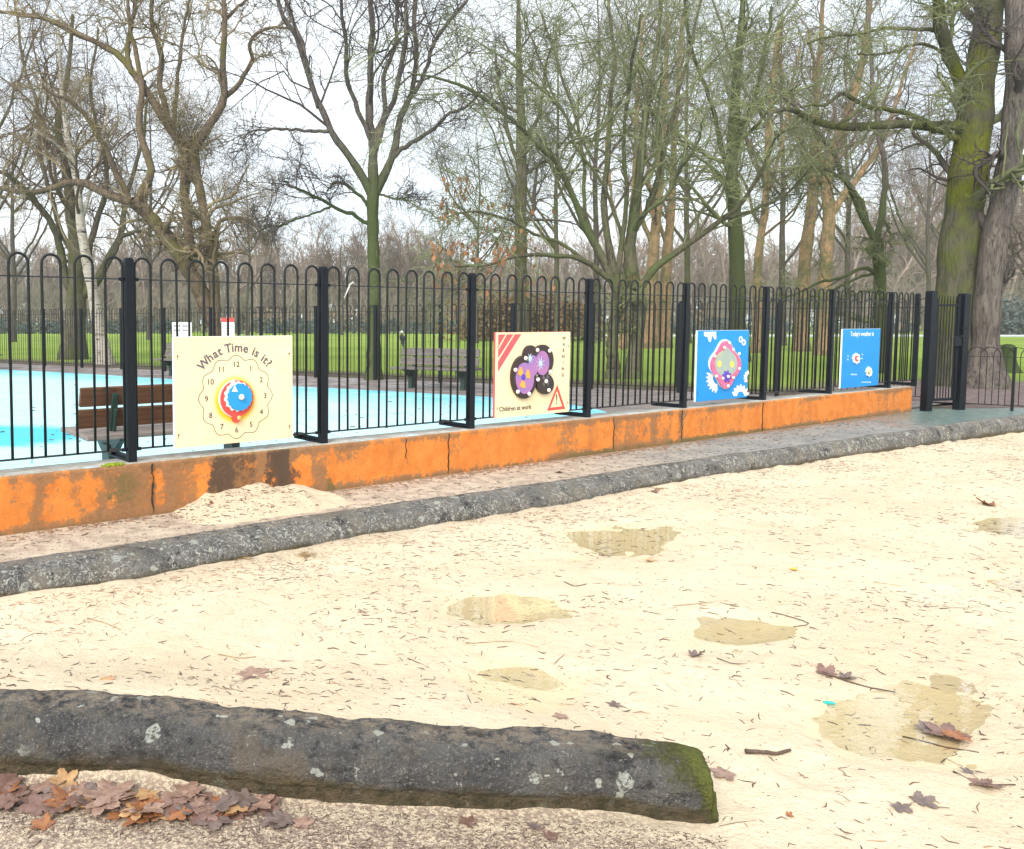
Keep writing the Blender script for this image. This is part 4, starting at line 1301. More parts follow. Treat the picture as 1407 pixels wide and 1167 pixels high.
col = n.mix(n.math('MULTIPLY', n.ramp(f, .40, .30), .9), col, (.022, .022, .012))
BK['mossy'] = fin(m, nt, b, n, col, .95, n.bump(n.math('ADD', f, n.math('MULTIPLY', g, .6)), .10), .1)
BK['ivy'] = bark('ivy_green_bark', (.075, .08, .045), (.04, .045, .03), (.085, .105, .035), .6, 12)
m, nt, b = new_mat('birch_bark'); n = N(nt)
v = n.map((1.5, 1.5, 7)); f = n.noise(2.2, 5, .7, v, 1.0); g = n.noise(5, 4, .6)
col = n.mix(n.ramp(f, .54, .60), (.44, .40, .34), (.06, .05, .045))
col = n.mix(n.math('MULTIPLY', n.ramp(g, .45, .65), .5), col, (.36, .31, .22))
BK['birch'] = fin(m, nt, b, n, col, .8, n.bump(f, .01), .2)


def twigmat(name, c1, c2):
    return simple(name, c1, c2, 1.3, .85, 0, .15)


TW = {
    'brown': twigmat('brown_twigs', (.15, .11, .075), (.09, .065, .045)),
    'yellow': twigmat('yellow_brown_twigs', (.29, .23, .13), (.13, .10, .06)),
    'green': twigmat('lichen_green_twigs', (.25, .275, .13), (.08, .085, .05)),
    'grey': twigmat('grey_twigs', (.11, .09, .08), (.06, .052, .045)),
    'dark': twigmat('dark_twigs', (.10, .085, .08), (.14, .11, .10)),
    'mauve': twigmat('mauve_twigs', (.21, .155, .135), (.12, .09, .08)),
}


class Tubes:
    def __init__(s): s.g = {}

    def add(s, P, R, sides):
        s.g.setdefault((P.shape[1], sides), []).append((P, R))

    def mesh(s, name):
        VV, QQ, off = [], [], 0
        for (n, k), lst in s.g.items():
            P = np.concatenate([a for a, _ in lst]); R = np.concatenate([r for _, r in lst])
            T = np.gradient(P, axis=1); T /= np.linalg.norm(T, axis=2, keepdims=True) + 1e-9
            mean = np.abs(T).mean(1); ref = np.eye(3)[np.argmin(mean, 1)][:, None, :]
            a = np.cross(T, ref); a /= np.linalg.norm(a, axis=2, keepdims=True) + 1e-9
            c = np.cross(T, a)
            q = 2 * np.pi * np.arange(k) / k
            V = P[:, :, None, :] + R[:, :, None, None] * (a[:, :, None, :] * np.cos(q)[None, None, :, None] + c[:, :, None, :] * np.sin(q)[None, None, :, None])
            nt_ = len(P)
            base = (np.arange(nt_) * n * k)[:, None, None] + (np.arange(n - 1) * k)[None, :, None] + np.arange(k)[None, None, :]
            nxt = (np.arange(nt_) * n * k)[:, None, None] + (np.arange(n - 1) * k)[None, :, None] + ((np.arange(k) + 1) % k)[None, None, :]
            Q = np.stack([base, base + k, nxt + k, nxt], -1).reshape(-1, 4) + off
            VV.append(V.reshape(-1, 3)); QQ.append(Q); off += nt_ * n * k
        return np_mesh(name, np.concatenate(VV), np.concatenate(QQ))


def spline(pts, n):
    """Catmull-Rom through pts (each a row of numbers), n samples even in length"""
    P = np.array(pts, float)
    if len(P) == 2: return P[0] + (P[1] - P[0]) * np.linspace(0, 1, n)[:, None]
    Pe = np.vstack([2 * P[0] - P[1], P, 2 * P[-1] - P[-2]])
    o = []
    for i in range(len(P) - 1):
        p0, p1, p2, p3 = Pe[i:i + 4]
        t = np.linspace(0, 1, 12, endpoint=False)[:, None]
        o.append(.5 * (2 * p1 + (p2 - p0) * t + (2 * p0 - 5 * p1 + 4 * p2 - p3) * t ** 2 + (3 * p1 - p0 - 3 * p2 + p3) * t ** 3))
    o.append(P[-1:]); O = np.vstack(o)
    s = np.r_[0, np.cumsum(np.linalg.norm(np.diff(O[:, :3], axis=0), axis=1))]
    q = np.linspace(0, s[-1], n)
    return np.stack([np.interp(q, s, O[:, k]) for k in range(O.shape[1])], 1)


def grow(rng, P, R, k, ratio, phi, n, wig, up, rr, rmin, tmin=.15, lmin=.0, droop=0.0, lenabs=None, tip=.25, spread=.25):
    Np, m = P.shape[:2]
    L = np.linalg.norm(np.diff(P, axis=1), axis=2).sum(1)
    t = tmin + (1 - tmin) * (np.arange(k)[None, :] + rng.random((Np, k))) / k
    x = np.clip(t * (m - 1), 0, m - 1.001); i0 = x.astype(int); f = (x - i0)[..., None]
    r_ = np.arange(Np)[:, None]
    S = P[r_, i0] * (1 - f) + P[r_, i0 + 1] * f
    T = P[r_, i0 + 1] - P[r_, i0]; T /= np.linalg.norm(T, axis=2, keepdims=True) + 1e-9
    rad = R[r_, i0] * (1 - f[..., 0]) + R[r_, i0 + 1] * f[..., 0]
    v = rng.normal(size=(Np, k, 3)); v -= (v * T).sum(2, keepdims=True) * T; v /= np.linalg.norm(v, axis=2, keepdims=True)
    ph = np.clip(rng.normal(phi, spread, (Np, k)), .15, 1.9)[..., None]
    D = T * np.cos(ph) + v * np.sin(ph); D[..., 2] += up; D /= np.linalg.norm(D, axis=2, keepdims=True)
    base = L[:, None] if lenabs is None else np.full((Np, 1), lenabs)
    ln = np.maximum(base * ratio * (1.15 - .6 * t) * rng.uniform(.55, 1.35, (Np, k)), lmin)
    steps = D[:, :, None, :] + np.cumsum(rng.normal(0, wig, (Np, k, n - 1, 3)), axis=2)
    steps[..., 2] -= droop * np.linspace(0, 1, n - 1)
    steps /= np.linalg.norm(steps, axis=3, keepdims=True)
    pts = np.concatenate([np.zeros((Np, k, 1, 3)), np.cumsum(steps, axis=2)], 2) * (ln / (n - 1))[..., None, None] + S[:, :, None, :]
    r0 = np.maximum(rad * rr * rng.uniform(.8, 1.15, rad.shape), rmin)
    RR = r0[..., None] * np.linspace(1, tip, n)
    RR = np.maximum(RR, rmin * .6)
    return pts.reshape(-1, n, 3), RR.reshape(-1, n)


def tree(name, label, D, limbs, bk, tw, seed, n1=9, n2=7, n3=5, phi=.75, up=.12, droop=.25, r3=.004, wig=.22, ratio=.34, cat='tree', extra=None, leaves=None, group=None, basey=None, flare=1.35, ws=.74, w0s=.92, n4=0, r4=.0032):
    """limbs: (pixel points with widths, forward drift in metres). The first limb is the main stem and stands on the ground."""
    rng = np.random.default_rng(seed)
    x0, y0 = limbs[0][0][0][:2]
    root = A(x0, y0, D); root.z = 0
    t = thing(name, label, cat, (root.x, root.y, 0), 0, group)
    tb, cb = Tubes(), Tubes()
    LP, LR, SP_ = [], [], []
    for li, (pts, drift, kids) in enumerate(limbs):
        w3, px_l = [], []
        npt = len(pts)
        # a limb springs from the nearest point of the limbs already grown
        snap = None
        if li and kids >= 0 and SP_:
            best = min(SP_, key=lambda s_: (s_[0] - pts[0][0]) ** 2 + (s_[1] - pts[0][1]) ** 2)
            if (best[0] - pts[0][0]) ** 2 + (best[1] - pts[0][1]) ** 2 < 22 ** 2: snap = best
        for i, p in enumerate(pts):
            f = i / (npt - 1)
            Y = D + (drift[0] + (drift[1] - drift[0]) * f if isinstance(drift, tuple) else drift * f * f)
            if snap:
                Y += (snap[2] - (D + (drift[0] if isinstance(drift, tuple) else 0))) * (1 - f)
                if i == 0: p = (snap[0], snap[1], p[2])
            q = A(p[0], p[1], Y)
            px_l.append((p[0], p[1], Y))
            w3.append((q.x, q.y, q.z, p[2] * (w0s if li == 0 else ws) / F * Y / 2))
        S = spline(w3, 22)
        SP_ += [tuple(r_) for r_ in spline(px_l, 40)]
        wob = np.cumsum(rng.normal(0, 1, (22, 3)), 0); wob -= wob[0] + (wob[-1] - wob[0]) * np.linspace(0, 1, 22)[:, None]
        S[:, :3] += wob * .018 * max(1, D / 20) * (1 if li else .4)
        P = S[None, :, :3] - np.array([root.x, root.y, 0]); R = np.maximum(S[None, :, 3], .006)
        if li == 0 or kids < 0:
            P[0, 0, 2] = min(P[0, 0, 2], -.15)
            hz = P[0, :, 2]; R = R * (1 + (flare - 1) * np.exp(-np.maximum(hz, 0) / .35))[None]
        # fine re-sampling with knobbly radius
        tt = np.linspace(0, 21, 64); PP = np.stack([np.interp(tt, np.arange(22), P[0, :, c]) for c in range(3)], 1)[None]
        RR = np.interp(tt, np.arange(22), R[0])[None] * (1 + .05 * np.sin(tt * 2.3 + li)[None] + rng.normal(0, .015, (1, 64)))
        tb.add(PP, RR, 12 if R.max() > .12 else 7)
        if abs(kids) > 0 and kids != -1:
            LP.append(P); LR.append(R)
        if kids == -1: continue
    P = np.concatenate(LP); R = np.concatenate(LR)
    n1, n2, n3 = n1, int(n2 * 1.1 + .5), int(n3 * 1.15 + .5)
    P1_, R1_ = grow(rng, P, R, n1, ratio, phi, 12, wig, up, .42, .014, .3, .5, droop * .4)
    P2_, R2_ = grow(rng, P1_, R1_, n2, .56, .75, 9, wig, up * .5, .55, .0085, .12, .3, droop)
    P3_, R3_ = grow(rng, P2_, R2_, n3, .62, .8, 6, wig * 1.1, 0, .65, r3 * 1.3, .1, .22, droop)
    cb.add(P1_, R1_, 5); cb.add(P2_, R2_, 4); cb.add(P3_, R3_, 3)
    if n4:
        P4_, R4_ = grow(rng, P3_, R3_, n4, .6, .8, 4, wig, 0, .7, r4, .15, .14, droop)
        cb.add(P4_, R4_, 3)
    if extra: extra(rng, tb, cb, P, R, P1_, R1_)
    link('trunk', tb.mesh('trunk'), BK[bk], t, smooth=True)
    link('crown', cb.mesh('crown'), TW[tw], t)
    if leaves:
        leaves(rng, t, P3_)
    return t


def shoots(cx, cy, Y, rad, count, ln, upb=.2, r=.006):       # dense tuft of epicormic shoots round a point given by pixel
    def f(rng, tb, cb, P, R, P1_, R1_):
        pass
    return f


def burr(centres, D, root_xy, count=260, ln=.9, r=.0065):
    def f(rng, tb, cb, P, R, P1_, R1_):
        for (px, py, w) in centres:
            c = A(px, py, D); n_ = int(count * w)
            S = np.array([[c.x - root_xy[0], c.y - root_xy[1], c.z]]) + rng.normal(0, 1, (n_, 3)) * np.array([.22, .22, .42]) * (w ** .5)
            d = rng.normal(0, 1, (n_, 3)); d[:, 2] += .5; d /= np.linalg.norm(d, axis=1, keepdims=True)
            st = d[:, None, :] + np.cumsum(rng.normal(0, .28, (n_, 5, 3)), 1); st /= np.linalg.norm(st, axis=2, keepdims=True)
            l_ = rng.uniform(.3, 1, n_) * ln
            pts = np.concatenate([S[:, None, :], S[:, None, :] + np.cumsum(st, 1) * (l_ / 5)[:, None, None]], 1)
            cb.add(pts, np.repeat(np.linspace(r, r * .5, 6)[None], n_, 0), 3)
    return f


def rootxy(px, D):
    p = A(px, 500, D); return (p.x, p.y)


# --- left: the big leaning plane with burrs
D = 26.0
tree('plane_tree', 'big leaning bare tree with a tangled burr behind the clock panel', D, [
    ([(296, 512, 30), (294, 440, 27), (292, 390, 24), (287, 335, 22), (277, 280, 20), (270, 240, 20), (267, 208, 22)], 0.0, -2),
    ([(290, 440, 30), (276, 400, 32), (245, 345, 30), (205, 300, 27), (180, 278, 22)], -.6, 3),
    ([(280, 450, 24), (266, 400, 22), (257, 350, 20), (252, 290, 20), (254, 240, 21), (262, 205, 22)], .5, 2),
    ([(182, 278, 20), (150, 268, 17), (110, 252, 15), (60, 262, 12), (25, 268, 10), (-40, 250, 7), (-120, 240, 5)], -2.5, 4),
    ([(190, 282, 20), (196, 262, 18), (207, 238, 17), (198, 205, 15), (190, 170, 14), (195, 120, 12), (185, 60, 9), (176, 0, 7), (170, -60, 5)], 1.5, 4),
    ([(180, 278, 14), (165, 245, 13), (150, 210, 12), (135, 190, 11), (110, 150, 9), (60, 120, 6)], -1.5, 4),
    ([(262, 210, 22), (238, 180, 20), (215, 145, 18), (195, 110, 15), (160, 75, 13), (100, 45, 10), (40, 25, 8), (-30, 10, 5)], 2.0, 5),
    ([(235, 175, 14), (222, 120, 12), (228, 80, 12), (212, 40, 10), (212, -10, 8), (205, -90, 5)], -1.2, 4),
    ([(200, 112, 12), (180, 95, 12), (178, 50, 10), (188, 0, 9), (186, -80, 6)], 2.4, 4),
    ([(268, 210, 20), (290, 170, 18), (308, 135, 16), (307, 80, 13), (306, 30, 11), (300, -30, 8), (290, -110, 5)], -1.0, 5),
    ([(308, 138, 12), (328, 112, 10), (342, 88, 9), (340, 62, 8), (358, 42, 7), (400, 40, 4)], -1.8, 4),
    ([(307, 30, 9), (320, 15, 7), (345, -10, 6), (380, -60, 4)], 1.0, 3),
    ([(250, 170, 10), (240, 120, 8), (250, 60, 7), (262, 0, 5), (270, -70, 4)], 3.0, 4),
    ([(290, 330, 9), (305, 305, 8), (340, 303, 7), (357, 320, 5)], -.8, 2),
], 'brown', 'yellow', 3, 11, 8, 5, wig=.30, ratio=.42, droop=.35, r3=.0052, ws=.66, w0s=.62, extra=burr([(262, 190, 1.6), (225, 155, .8), (100, 130, .8), (60, 160, .7), (190, 275, .5), (250, 160, .8)], D, rootxy(296, D), 240, 1.2))

# --- far left: multi stemmed group and a birch
D = 33.0
tree('multistem_tree', 'dark multi stemmed bare tree at the left behind the bench end', D, [
    ([(100, 492, 36), (103, 440, 32), (104, 400, 27), (104, 350, 22), (98, 290, 17), (92, 230, 13), (80, 170, 10), (95, 100, 7), (100, 20, 5)], 0.0, 5),
    ([(98, 420, 18), (88, 380, 16), (82, 330, 14), (60, 290, 11), (40, 262, 9), (10, 240, 7), (-40, 215, 5)], -1.5, 4),
    ([(108, 420, 20), (128, 390, 18), (150, 355, 15), (166, 320, 12), (172, 285, 10), (185, 240, 8), (200, 180, 6), (205, 120, 4)], 1.5, 5),
    ([(110, 400, 14), (122, 350, 12), (135, 300, 11), (148, 250, 9), (140, 190, 7), (125, 120, 6), (135, 40, 4)], 2.0, 5),
    ([(104, 360, 12), (80, 300, 9), (60, 230, 8), (50, 150, 6), (30, 80, 5), (20, 0, 4)], 3.0, 5),
    ([(150, 355, 10), (170, 325, 8), (210, 322, 6), (250, 335, 4)], 1.0, 3),
], 'greengrey', 'brown', 5, 10, 7, 4, wig=.28, ratio=.42, r3=.006)
D = 29.0
tree('birch_tree', 'slender birch with black flecked white bark beside the multi stemmed tree', D, [
    ([(146, 500, 22), (136, 450, 19), (127, 400, 17), (117, 345, 15), (110, 300, 13), (108, 260, 11), (95, 200, 8), (85, 120, 6), (80, 40, 4)], 0.0, 6),
    ([(112, 310, 9), (125, 260, 7), (140, 200, 6), (150, 140, 4)], 1.0, 4),
    ([(108, 250, 8), (90, 210, 6), (50, 180, 4)], -1.0, 4),
], 'birch', 'brown', 7, 9, 6, 4, droop=.7, r3=.005)

# --- centre left: upright limbs
D = 21.2
tree('upright_tree', 'tall bare tree with a green trunk and upright forked limbs left of the grey bench', D, [
    ([(513, 527, 22), (514, 450, 19), (514, 380, 18), (513, 320, 17), (513, 265, 18)], 0.0, -1),
    ([(512, 275, 15), (496, 243, 13), (478, 215, 11), (455, 185, 10), (436, 145, 9), (420, 105, 8), (405, 60, 7), (385, 15, 6), (370, -50, 4)], -1.5, 6),
    ([(436, 148, 7), (425, 120, 6), (412, 60, 6), (392, 0, 5), (385, -70, 3)], 1.2, 4),
    ([(513, 270, 17), (512, 230, 15), (513, 190, 13), (506, 150, 12), (507, 100, 9), (509, 50, 8), (505, 0, 7), (500, -80, 5)], .5, 6),
    ([(507, 200, 8), (490, 150, 7), (475, 110, 7), (473, 60, 6), (465, 0, 5), (455, -80, 3)], -2.2, 5),
    ([(515, 270, 15), (530, 235, 13), (543, 205, 11), (552, 165, 10), (568, 130, 8), (575, 80, 7), (572, 40, 7), (575, -20, 6), (590, -90, 4)], 1.8, 6),
    ([(568, 130, 7), (585, 95, 6), (600, 55, 6), (625, 20, 5), (655, -20, 4)], -.8, 4),
    ([(540, 218, 8), (560, 200, 7), (590, 182, 6), (612, 158, 5), (640, 145, 4), (662, 125, 3)], -1.6, 5),
    ([(515, 215, 10), (522, 180, 9), (538, 140, 8), (550, 90, 8), (555, 45, 7), (556, -20, 5), (560, -90, 4)], -2.0, 5),
    ([(513, 190, 9), (528, 150, 8), (525, 110, 7), (540, 60, 6), (545, 0, 5)], 2.6, 4),
    ([(508, 290, 6), (490, 268, 5), (468, 255, 5), (450, 262, 3)], -1.0, 3),
    ([(507, 315, 6), (485, 297, 6), (455, 283, 5), (430, 270, 5), (405, 262, 4), (390, 250, 3)], -1.5, 5),
    ([(455, 285, 4), (420, 298, 3), (385, 310, 3), (355, 318, 2)], -1.2, 5),
    ([(452, 184, 6), (420, 182, 5), (390, 176, 4), (355, 180, 3), (330, 190, 2)], -1.5, 6),
    ([(515, 265, 4), (540, 275, 3), (565, 276, 2)], -.5, 1),
], 'green', 'grey', 9, 8, 7, 4, phi=.75, up=.15, r3=.0042, ratio=.62, ws=.9)

# --- centre: the lichen green spreading tree with clinging brown leaves
M['brown_leaf'] = simple('clinging_brown_leaves', (.30, .13, .05), (.19, .10, .05), 3, .7)


def cling(boxes, D, root_xy, sz=(.05, .10)):
    def f(rng, t, P3_):
        V, Q = [], []
        tips = P3_[:, -1] + np.array([root_xy[0], root_xy[1], 0])
        px = CX + F * tips[:, 0] / tips[:, 1]
        zc = (tips[:, 2] - E); dy = tips[:, 1]
        py = CY - F * (zc * math.cos(TH) + dy * math.sin(TH)) / (dy * math.cos(TH) - zc * math.sin(TH))
        for (x0, y0, x1, y1, frac) in boxes:
            sel = np.where((px > x0) & (px < x1) & (py > y0) & (py < y1) & (rng.random(len(px)) < frac))[0]
            for i in sel:
                c = P3_[i, -1]; s = rng.uniform(*sz)
                a = rng.normal(0, 1, 3); a /= np.linalg.norm(a); d = np.array([0, 0, -1]) + rng.normal(0, .35, 3); d /= np.linalg.norm(d)
                w_ = np.cross(a, d); w_ /= np.linalg.norm(w_) + 1e-6
                b0 = len(V)
                V += [c, c + d * s * .5 + w_ * s * .32, c + d * s * 1.1, c + d * s * .5 - w_ * s * .32]
                Q.append((b0, b0 + 1, b0 + 2, b0 + 3))
        if V: link('leaves', np_mesh('leaves', V, Q), M['brown_leaf'], t)
    return f


D = 21.5
tree('lichened_tree', 'spreading bare tree with yellow green lichened twigs and a forked base at the centre', D, [
    ([(868, 517, 23), (874, 470, 21), (880, 420, 24), (872, 395, 26), (866, 350, 20), (873, 300, 17), (880, 240, 15), (886, 180, 12), (895, 120, 9), (905, 50, 7), (910, -40, 5)], 0.0, 7),
    ([(842, 520, 24), (842, 470, 22), (845, 430, 20), (850, 395, 22)], 0.0, -2),
    ([(848, 400, 20), (828, 350, 16), (805, 305, 14), (785, 262, 12), (765, 225, 11), (735, 200, 9), (700, 165, 8), (650, 128, 7), (605, 108, 5), (560, 100, 3)], -3.0, 8),
    ([(850, 398, 18), (838, 340, 15), (830, 280, 13), (835, 220, 11), (838, 150, 9), (842, 80, 8), (838, 10, 6), (835, -70, 4)], 2.0, 7),
    ([(845, 392, 14), (815, 365, 12), (785, 352, 10), (745, 350, 8), (700, 355, 7), (660, 368, 5), (625, 366, 3)], -3.0, 5),
    ([(800, 360, 8), (770, 330, 7), (735, 320, 6), (700, 300, 5), (650, 290, 4), (610, 300, 3)], -2.0, 5),
    ([(862, 385, 15), (870, 330, 13), (900, 270, 11), (915, 200, 10), (935, 130, 8), (955, 60, 6), (970, -30, 4)], 1.5, 7),
    ([(872, 400, 18), (905, 362, 15), (940, 340, 13), (985, 305, 11), (1020, 275, 9), (1045, 235, 8), (1062, 190, 6), (1095, 175, 4)], -3.2, 7),
    ([(985, 308, 8), (1030, 290, 7), (1080, 265, 5), (1120, 225, 3)], -1.5, 4),
    ([(830, 345, 9), (800, 290, 8), (800, 230, 7), (790, 160, 6), (770, 90, 5), (745, 20, 4)], 3.0, 6),
    ([(850, 385, 12), (855, 330, 10), (860, 260, 9), (858, 180, 7), (865, 100, 6), (880, 20, 5)], -2.5, 6),
    ([(866, 360, 8), (830, 260, 6), (790, 200, 6), (770, 150, 5), (700, 90, 4), (660, 60, 3)], 1.0, 5),
], 'lichen', 'green', 11, 11, 8, 5, wig=.28, ratio=.50, ws=.68, w0s=.8, droop=.3, r3=.0052, up=.15,
    leaves=cling([(590, 330, 760, 400, .5), (660, 255, 760, 330, .25), (600, 240, 650, 300, .5), (780, 280, 900, 400, .06)], D, rootxy(868, D), (.09, .19)))

# --- slim straight trunk in the middle
D = 33.0
tree('slim_tree', 'slim straight greenish trunk rising left of the lichened tree', D, [
    ([(716, 492, 23), (716, 400, 20), (715, 300, 18), (716, 200, 15), (714, 120, 11), (712, 40, 7), (712, -60, 4)], 0.0, 10),
    ([(716, 240, 8), (700, 190, 7), (690, 130, 6), (680, 70, 4)], 1.0, 5),
    ([(716, 210, 8), (740, 160, 7), (750, 100, 5), (765, 40, 4)], -1.0, 5),
], 'greengrey', 'grey', 13, 12, 6, 4, phi=.9, r3=.006, ratio=.22)

# --- ivy green tall trunk and tan planes
D = 31.0
tree('ivy_trunk_tree', 'tall dark green trunk with wispy shoots between the pink flower panel and the warning panel', D, [
    ([(1014, 492, 32), (1014, 420, 27), (1013, 350, 24), (1010, 290, 22), (1006, 230, 20), (1010, 160, 17), (1014, 90, 13), (1020, 10, 9), (1025, -70, 6)], 0.0, 12),
    ([(1010, 260, 10), (985, 200, 9), (970, 130, 7), (950, 60, 6), (940, -20, 4)], -1.5, 7),
    ([(1008, 200, 10), (1035, 140, 8), (1050, 80, 6), (1060, 10, 5)], 1.5, 7),
], 'ivy', 'green', 15, 16, 8, 4, phi=.95, r3=.0055, ratio=.30, w0s=.8, droop=.6)
D = 40.0
tree('tan_tree', 'narrow tan barked tree just right of the ivy green trunk', D, [
    ([(1040, 486, 13), (1041, 420, 12), (1044, 350, 11), (1052, 280, 10), (1056, 200, 9), (1062, 120, 7), (1070, 30, 5)], 0.0, 10),
    ([(1052, 270, 7), (1075, 210, 6), (1090, 140, 5), (1100, 60, 3)], 1.0, 6),
], 'tan', 'brown', 17, 9, 6, 4, r3=.007)
tree('tan_tree', 'pale tan and grey barked tree with two forks left of the orange brown trunk', D + 2, [
    ([(1101, 484, 20), (1103, 420, 18), (1107, 350, 17), (1115, 290, 15), (1120, 220, 13), (1122, 140, 9), (1128, 60, 7), (1130, -20, 4)], 0.0, 10),
    ([(1118, 240, 9), (1095, 180, 8), (1080, 110, 6), (1075, 30, 4)], -1.5, 6),
], 'tan', 'mauve', 18, 10, 6, 4, r3=.007)
tree('orange_tree', 'orange brown barked tree with a slanting fork right of centre', D - 3, [
    ([(1131, 487, 21), (1132, 420, 19), (1134, 350, 18), (1138, 295, 17), (1134, 240, 14), (1150, 190, 13), (1170, 140, 11), (1185, 80, 9), (1195, 10, 7), (1200, -60, 4)], 0.0, 10),
    ([(1138, 300, 13), (1160, 270, 12), (1185, 240, 11), (1205, 210, 9), (1225, 160, 7), (1245, 100, 5), (1260, 40, 3)], 1.5, 7),
    ([(1136, 250, 8), (1125, 190, 7), (1120, 120, 6), (1110, 40, 4)], -1.5, 6),
], 'tan', 'mauve', 19, 11, 6, 4, r3=.007)
D = 46.0
for (px, w_, s_, lab) in ((858, 20, 21, 'broad tan trunk seen between the two stems of the lichened tree'), (893, 30, 22, 'broad orange tan trunk just right of the lichened tree, the nearest of the tan group'), (912, 26, 23, 'pale orange trunk partly hidden behind the broad orange tan one')):
    DD = D + s_ - 21
    tree('tan_tree', lab, DD, [
        ([(px, 473 if s_ != 21 else 472, w_), (px + 2, 420, w_ * .85), (px + 5, 350, w_ * .7), (px + 12, 280, w_ * .55), (px + 15, 200, w_ * .42), (px + 20, 110, w_ * .3), (px + 25, 20, w_ * .2)], 0.0, 10),
        ([(px + 5, 340, w_ * .4), (px - 15, 280, w_ * .3), (px - 25, 200, w_ * .25), (px - 20, 120, w_ * .15)], 1.0, 6),
    ], 'tan', 'mauve', s_, 9, 5, 4, r3=.007, w0s=.72, ws=.6)

# --- green forked tree at the right
D = 24.0
tree('forked_green_tree', 'green trunked tree that forks like a Y behind the blue weather panel', D, [
    ([(1208, 512, 19), (1208, 450, 17), (1208, 390, 16), (1205, 328, 16)], 0.0, -2),
    ([(1203, 335, 13), (1188, 300, 12), (1168, 268, 11), (1150, 235, 10), (1140, 205, 9), (1120, 175, 7), (1095, 150, 5), (1060, 120, 4)], -1.5, 8),
    ([(1195, 315, 8), (1180, 275, 7), (1160, 250, 6), (1135, 235, 5), (1100, 240, 3)], -2.4, 5),
    ([(1208, 335, 12), (1212, 290, 11), (1214, 240, 10), (1208, 190, 9), (1200, 130, 8), (1196, 70, 6), (1190, 0, 5), (1185, -70, 3)], 1.5, 8),
    ([(1203, 378, 7), (1185, 368, 7), (1162, 378, 6), (1130, 385, 5), (1095, 400, 4), (1060, 412, 3)], -1.8, 4),
    ([(1203, 382, 6), (1180, 380, 5), (1150, 395, 5), (1115, 408, 3)], -1.0, 3),
    ([(1210, 300, 6), (1222, 310, 5), (1225, 340, 3)], -.8, 2),
], 'green', 'green', 25, 9, 7, 4, wig=.25, r3=.0048)

# --- the two big trees at the right
D = 19.2
tree('mossy_tree', 'thick trunked tree with bright yellow green moss and a long level limb at the right', D, [
    ([(1322, 532, 62), (1318, 470, 56), (1318, 400, 54), (1322, 340, 52), (1328, 290, 48), (1334, 230, 46), (1340, 180, 44), (1346, 120, 38), (1355, 60, 36), (1362, 0, 33), (1368, -80, 26), (1375, -160, 18)], 0.0, 4),
    ([(1338, 172, 17), (1310, 172, 16), (1275, 174, 15), (1235, 170, 13), (1195, 174, 13), (1150, 172, 12), (1115, 164, 10), (1098, 152, 9), (1080, 150, 7), (1062, 160, 5), (1050, 175, 3)], -3.5, 5),
    ([(1285, 170, 9), (1250, 160, 8), (1215, 154, 7), (1180, 150, 7), (1155, 135, 6), (1130, 150, 4), (1100, 148, 3)], -2.0, 4),
    ([(1330, 210, 12), (1312, 192, 11), (1290, 180, 9), (1270, 172, 8)], -.6, 1),
    ([(1330, 150, 20), (1322, 115, 19), (1308, 85, 19), (1295, 55, 19), (1285, 20, 17), (1278, -30, 13), (1270, -100, 8)], -1.5, 6),
    ([(1296, 40, 7), (1270, 38, 6), (1215, 38, 5), (1165, 48, 4), (1110, 60, 3)], -2.4, 5),
    ([(1300, 30, 7), (1315, 8, 6), (1330, -30, 5)], 1.0, 3),
    ([(1300, 75, 5), (1270, 60, 5), (1230, 65, 4), (1180, 75, 3)], -2.5, 4),
    ([(1360, 30, 9), (1345, 15, 8), (1325, 5, 6), (1305, 30, 4)], -1.5, 3),
    ([(1345, 85, 4), (1320, 110, 3), (1290, 100, 2)], -2.4, 3),
], 'mossy', 'green', 27, 6, 7, 5, w0s=.95, ws=.85, phi=.9, wig=.28, ratio=.30, r3=.0042, up=.05, flare=1.25)
D = 18.6
tree('grey_tree', 'thick grey ridged trunk leaning right at the right edge beside the mossy tree', D, [
    ([(1352, 535, 52), (1354, 480, 42), (1356, 420, 40), (1362, 360, 40), (1370, 310, 40), (1380, 260, 38), (1388, 200, 34), (1394, 140, 33), (1396, 80, 32), (1395, 10, 30), (1392, -80, 22), (1400, -160, 14)], 0.0, 3),
    ([(1388, 245, 16), (1402, 228, 15), (1425, 205, 13), (1460, 180, 10), (1510, 150, 7)], -1.0, 5),
    ([(1360, 425, 22), (1372, 400, 12), (1385, 360, 8), (1405, 340, 5), (1440, 330, 4)], -.5, 3),
    ([(1394, 60, 10), (1385, 40, 8), (1370, 45, 6), (1350, 30, 4)], -2.0, 4),
    ([(1396, 20, 12), (1420, -30, 9), (1450, -90, 6)], 1.5, 5),
], 'grey', 'grey', 29, 6, 7, 5, w0s=.78, ws=.7, phi=.9, ratio=.28, r3=.0042, flare=1.7)

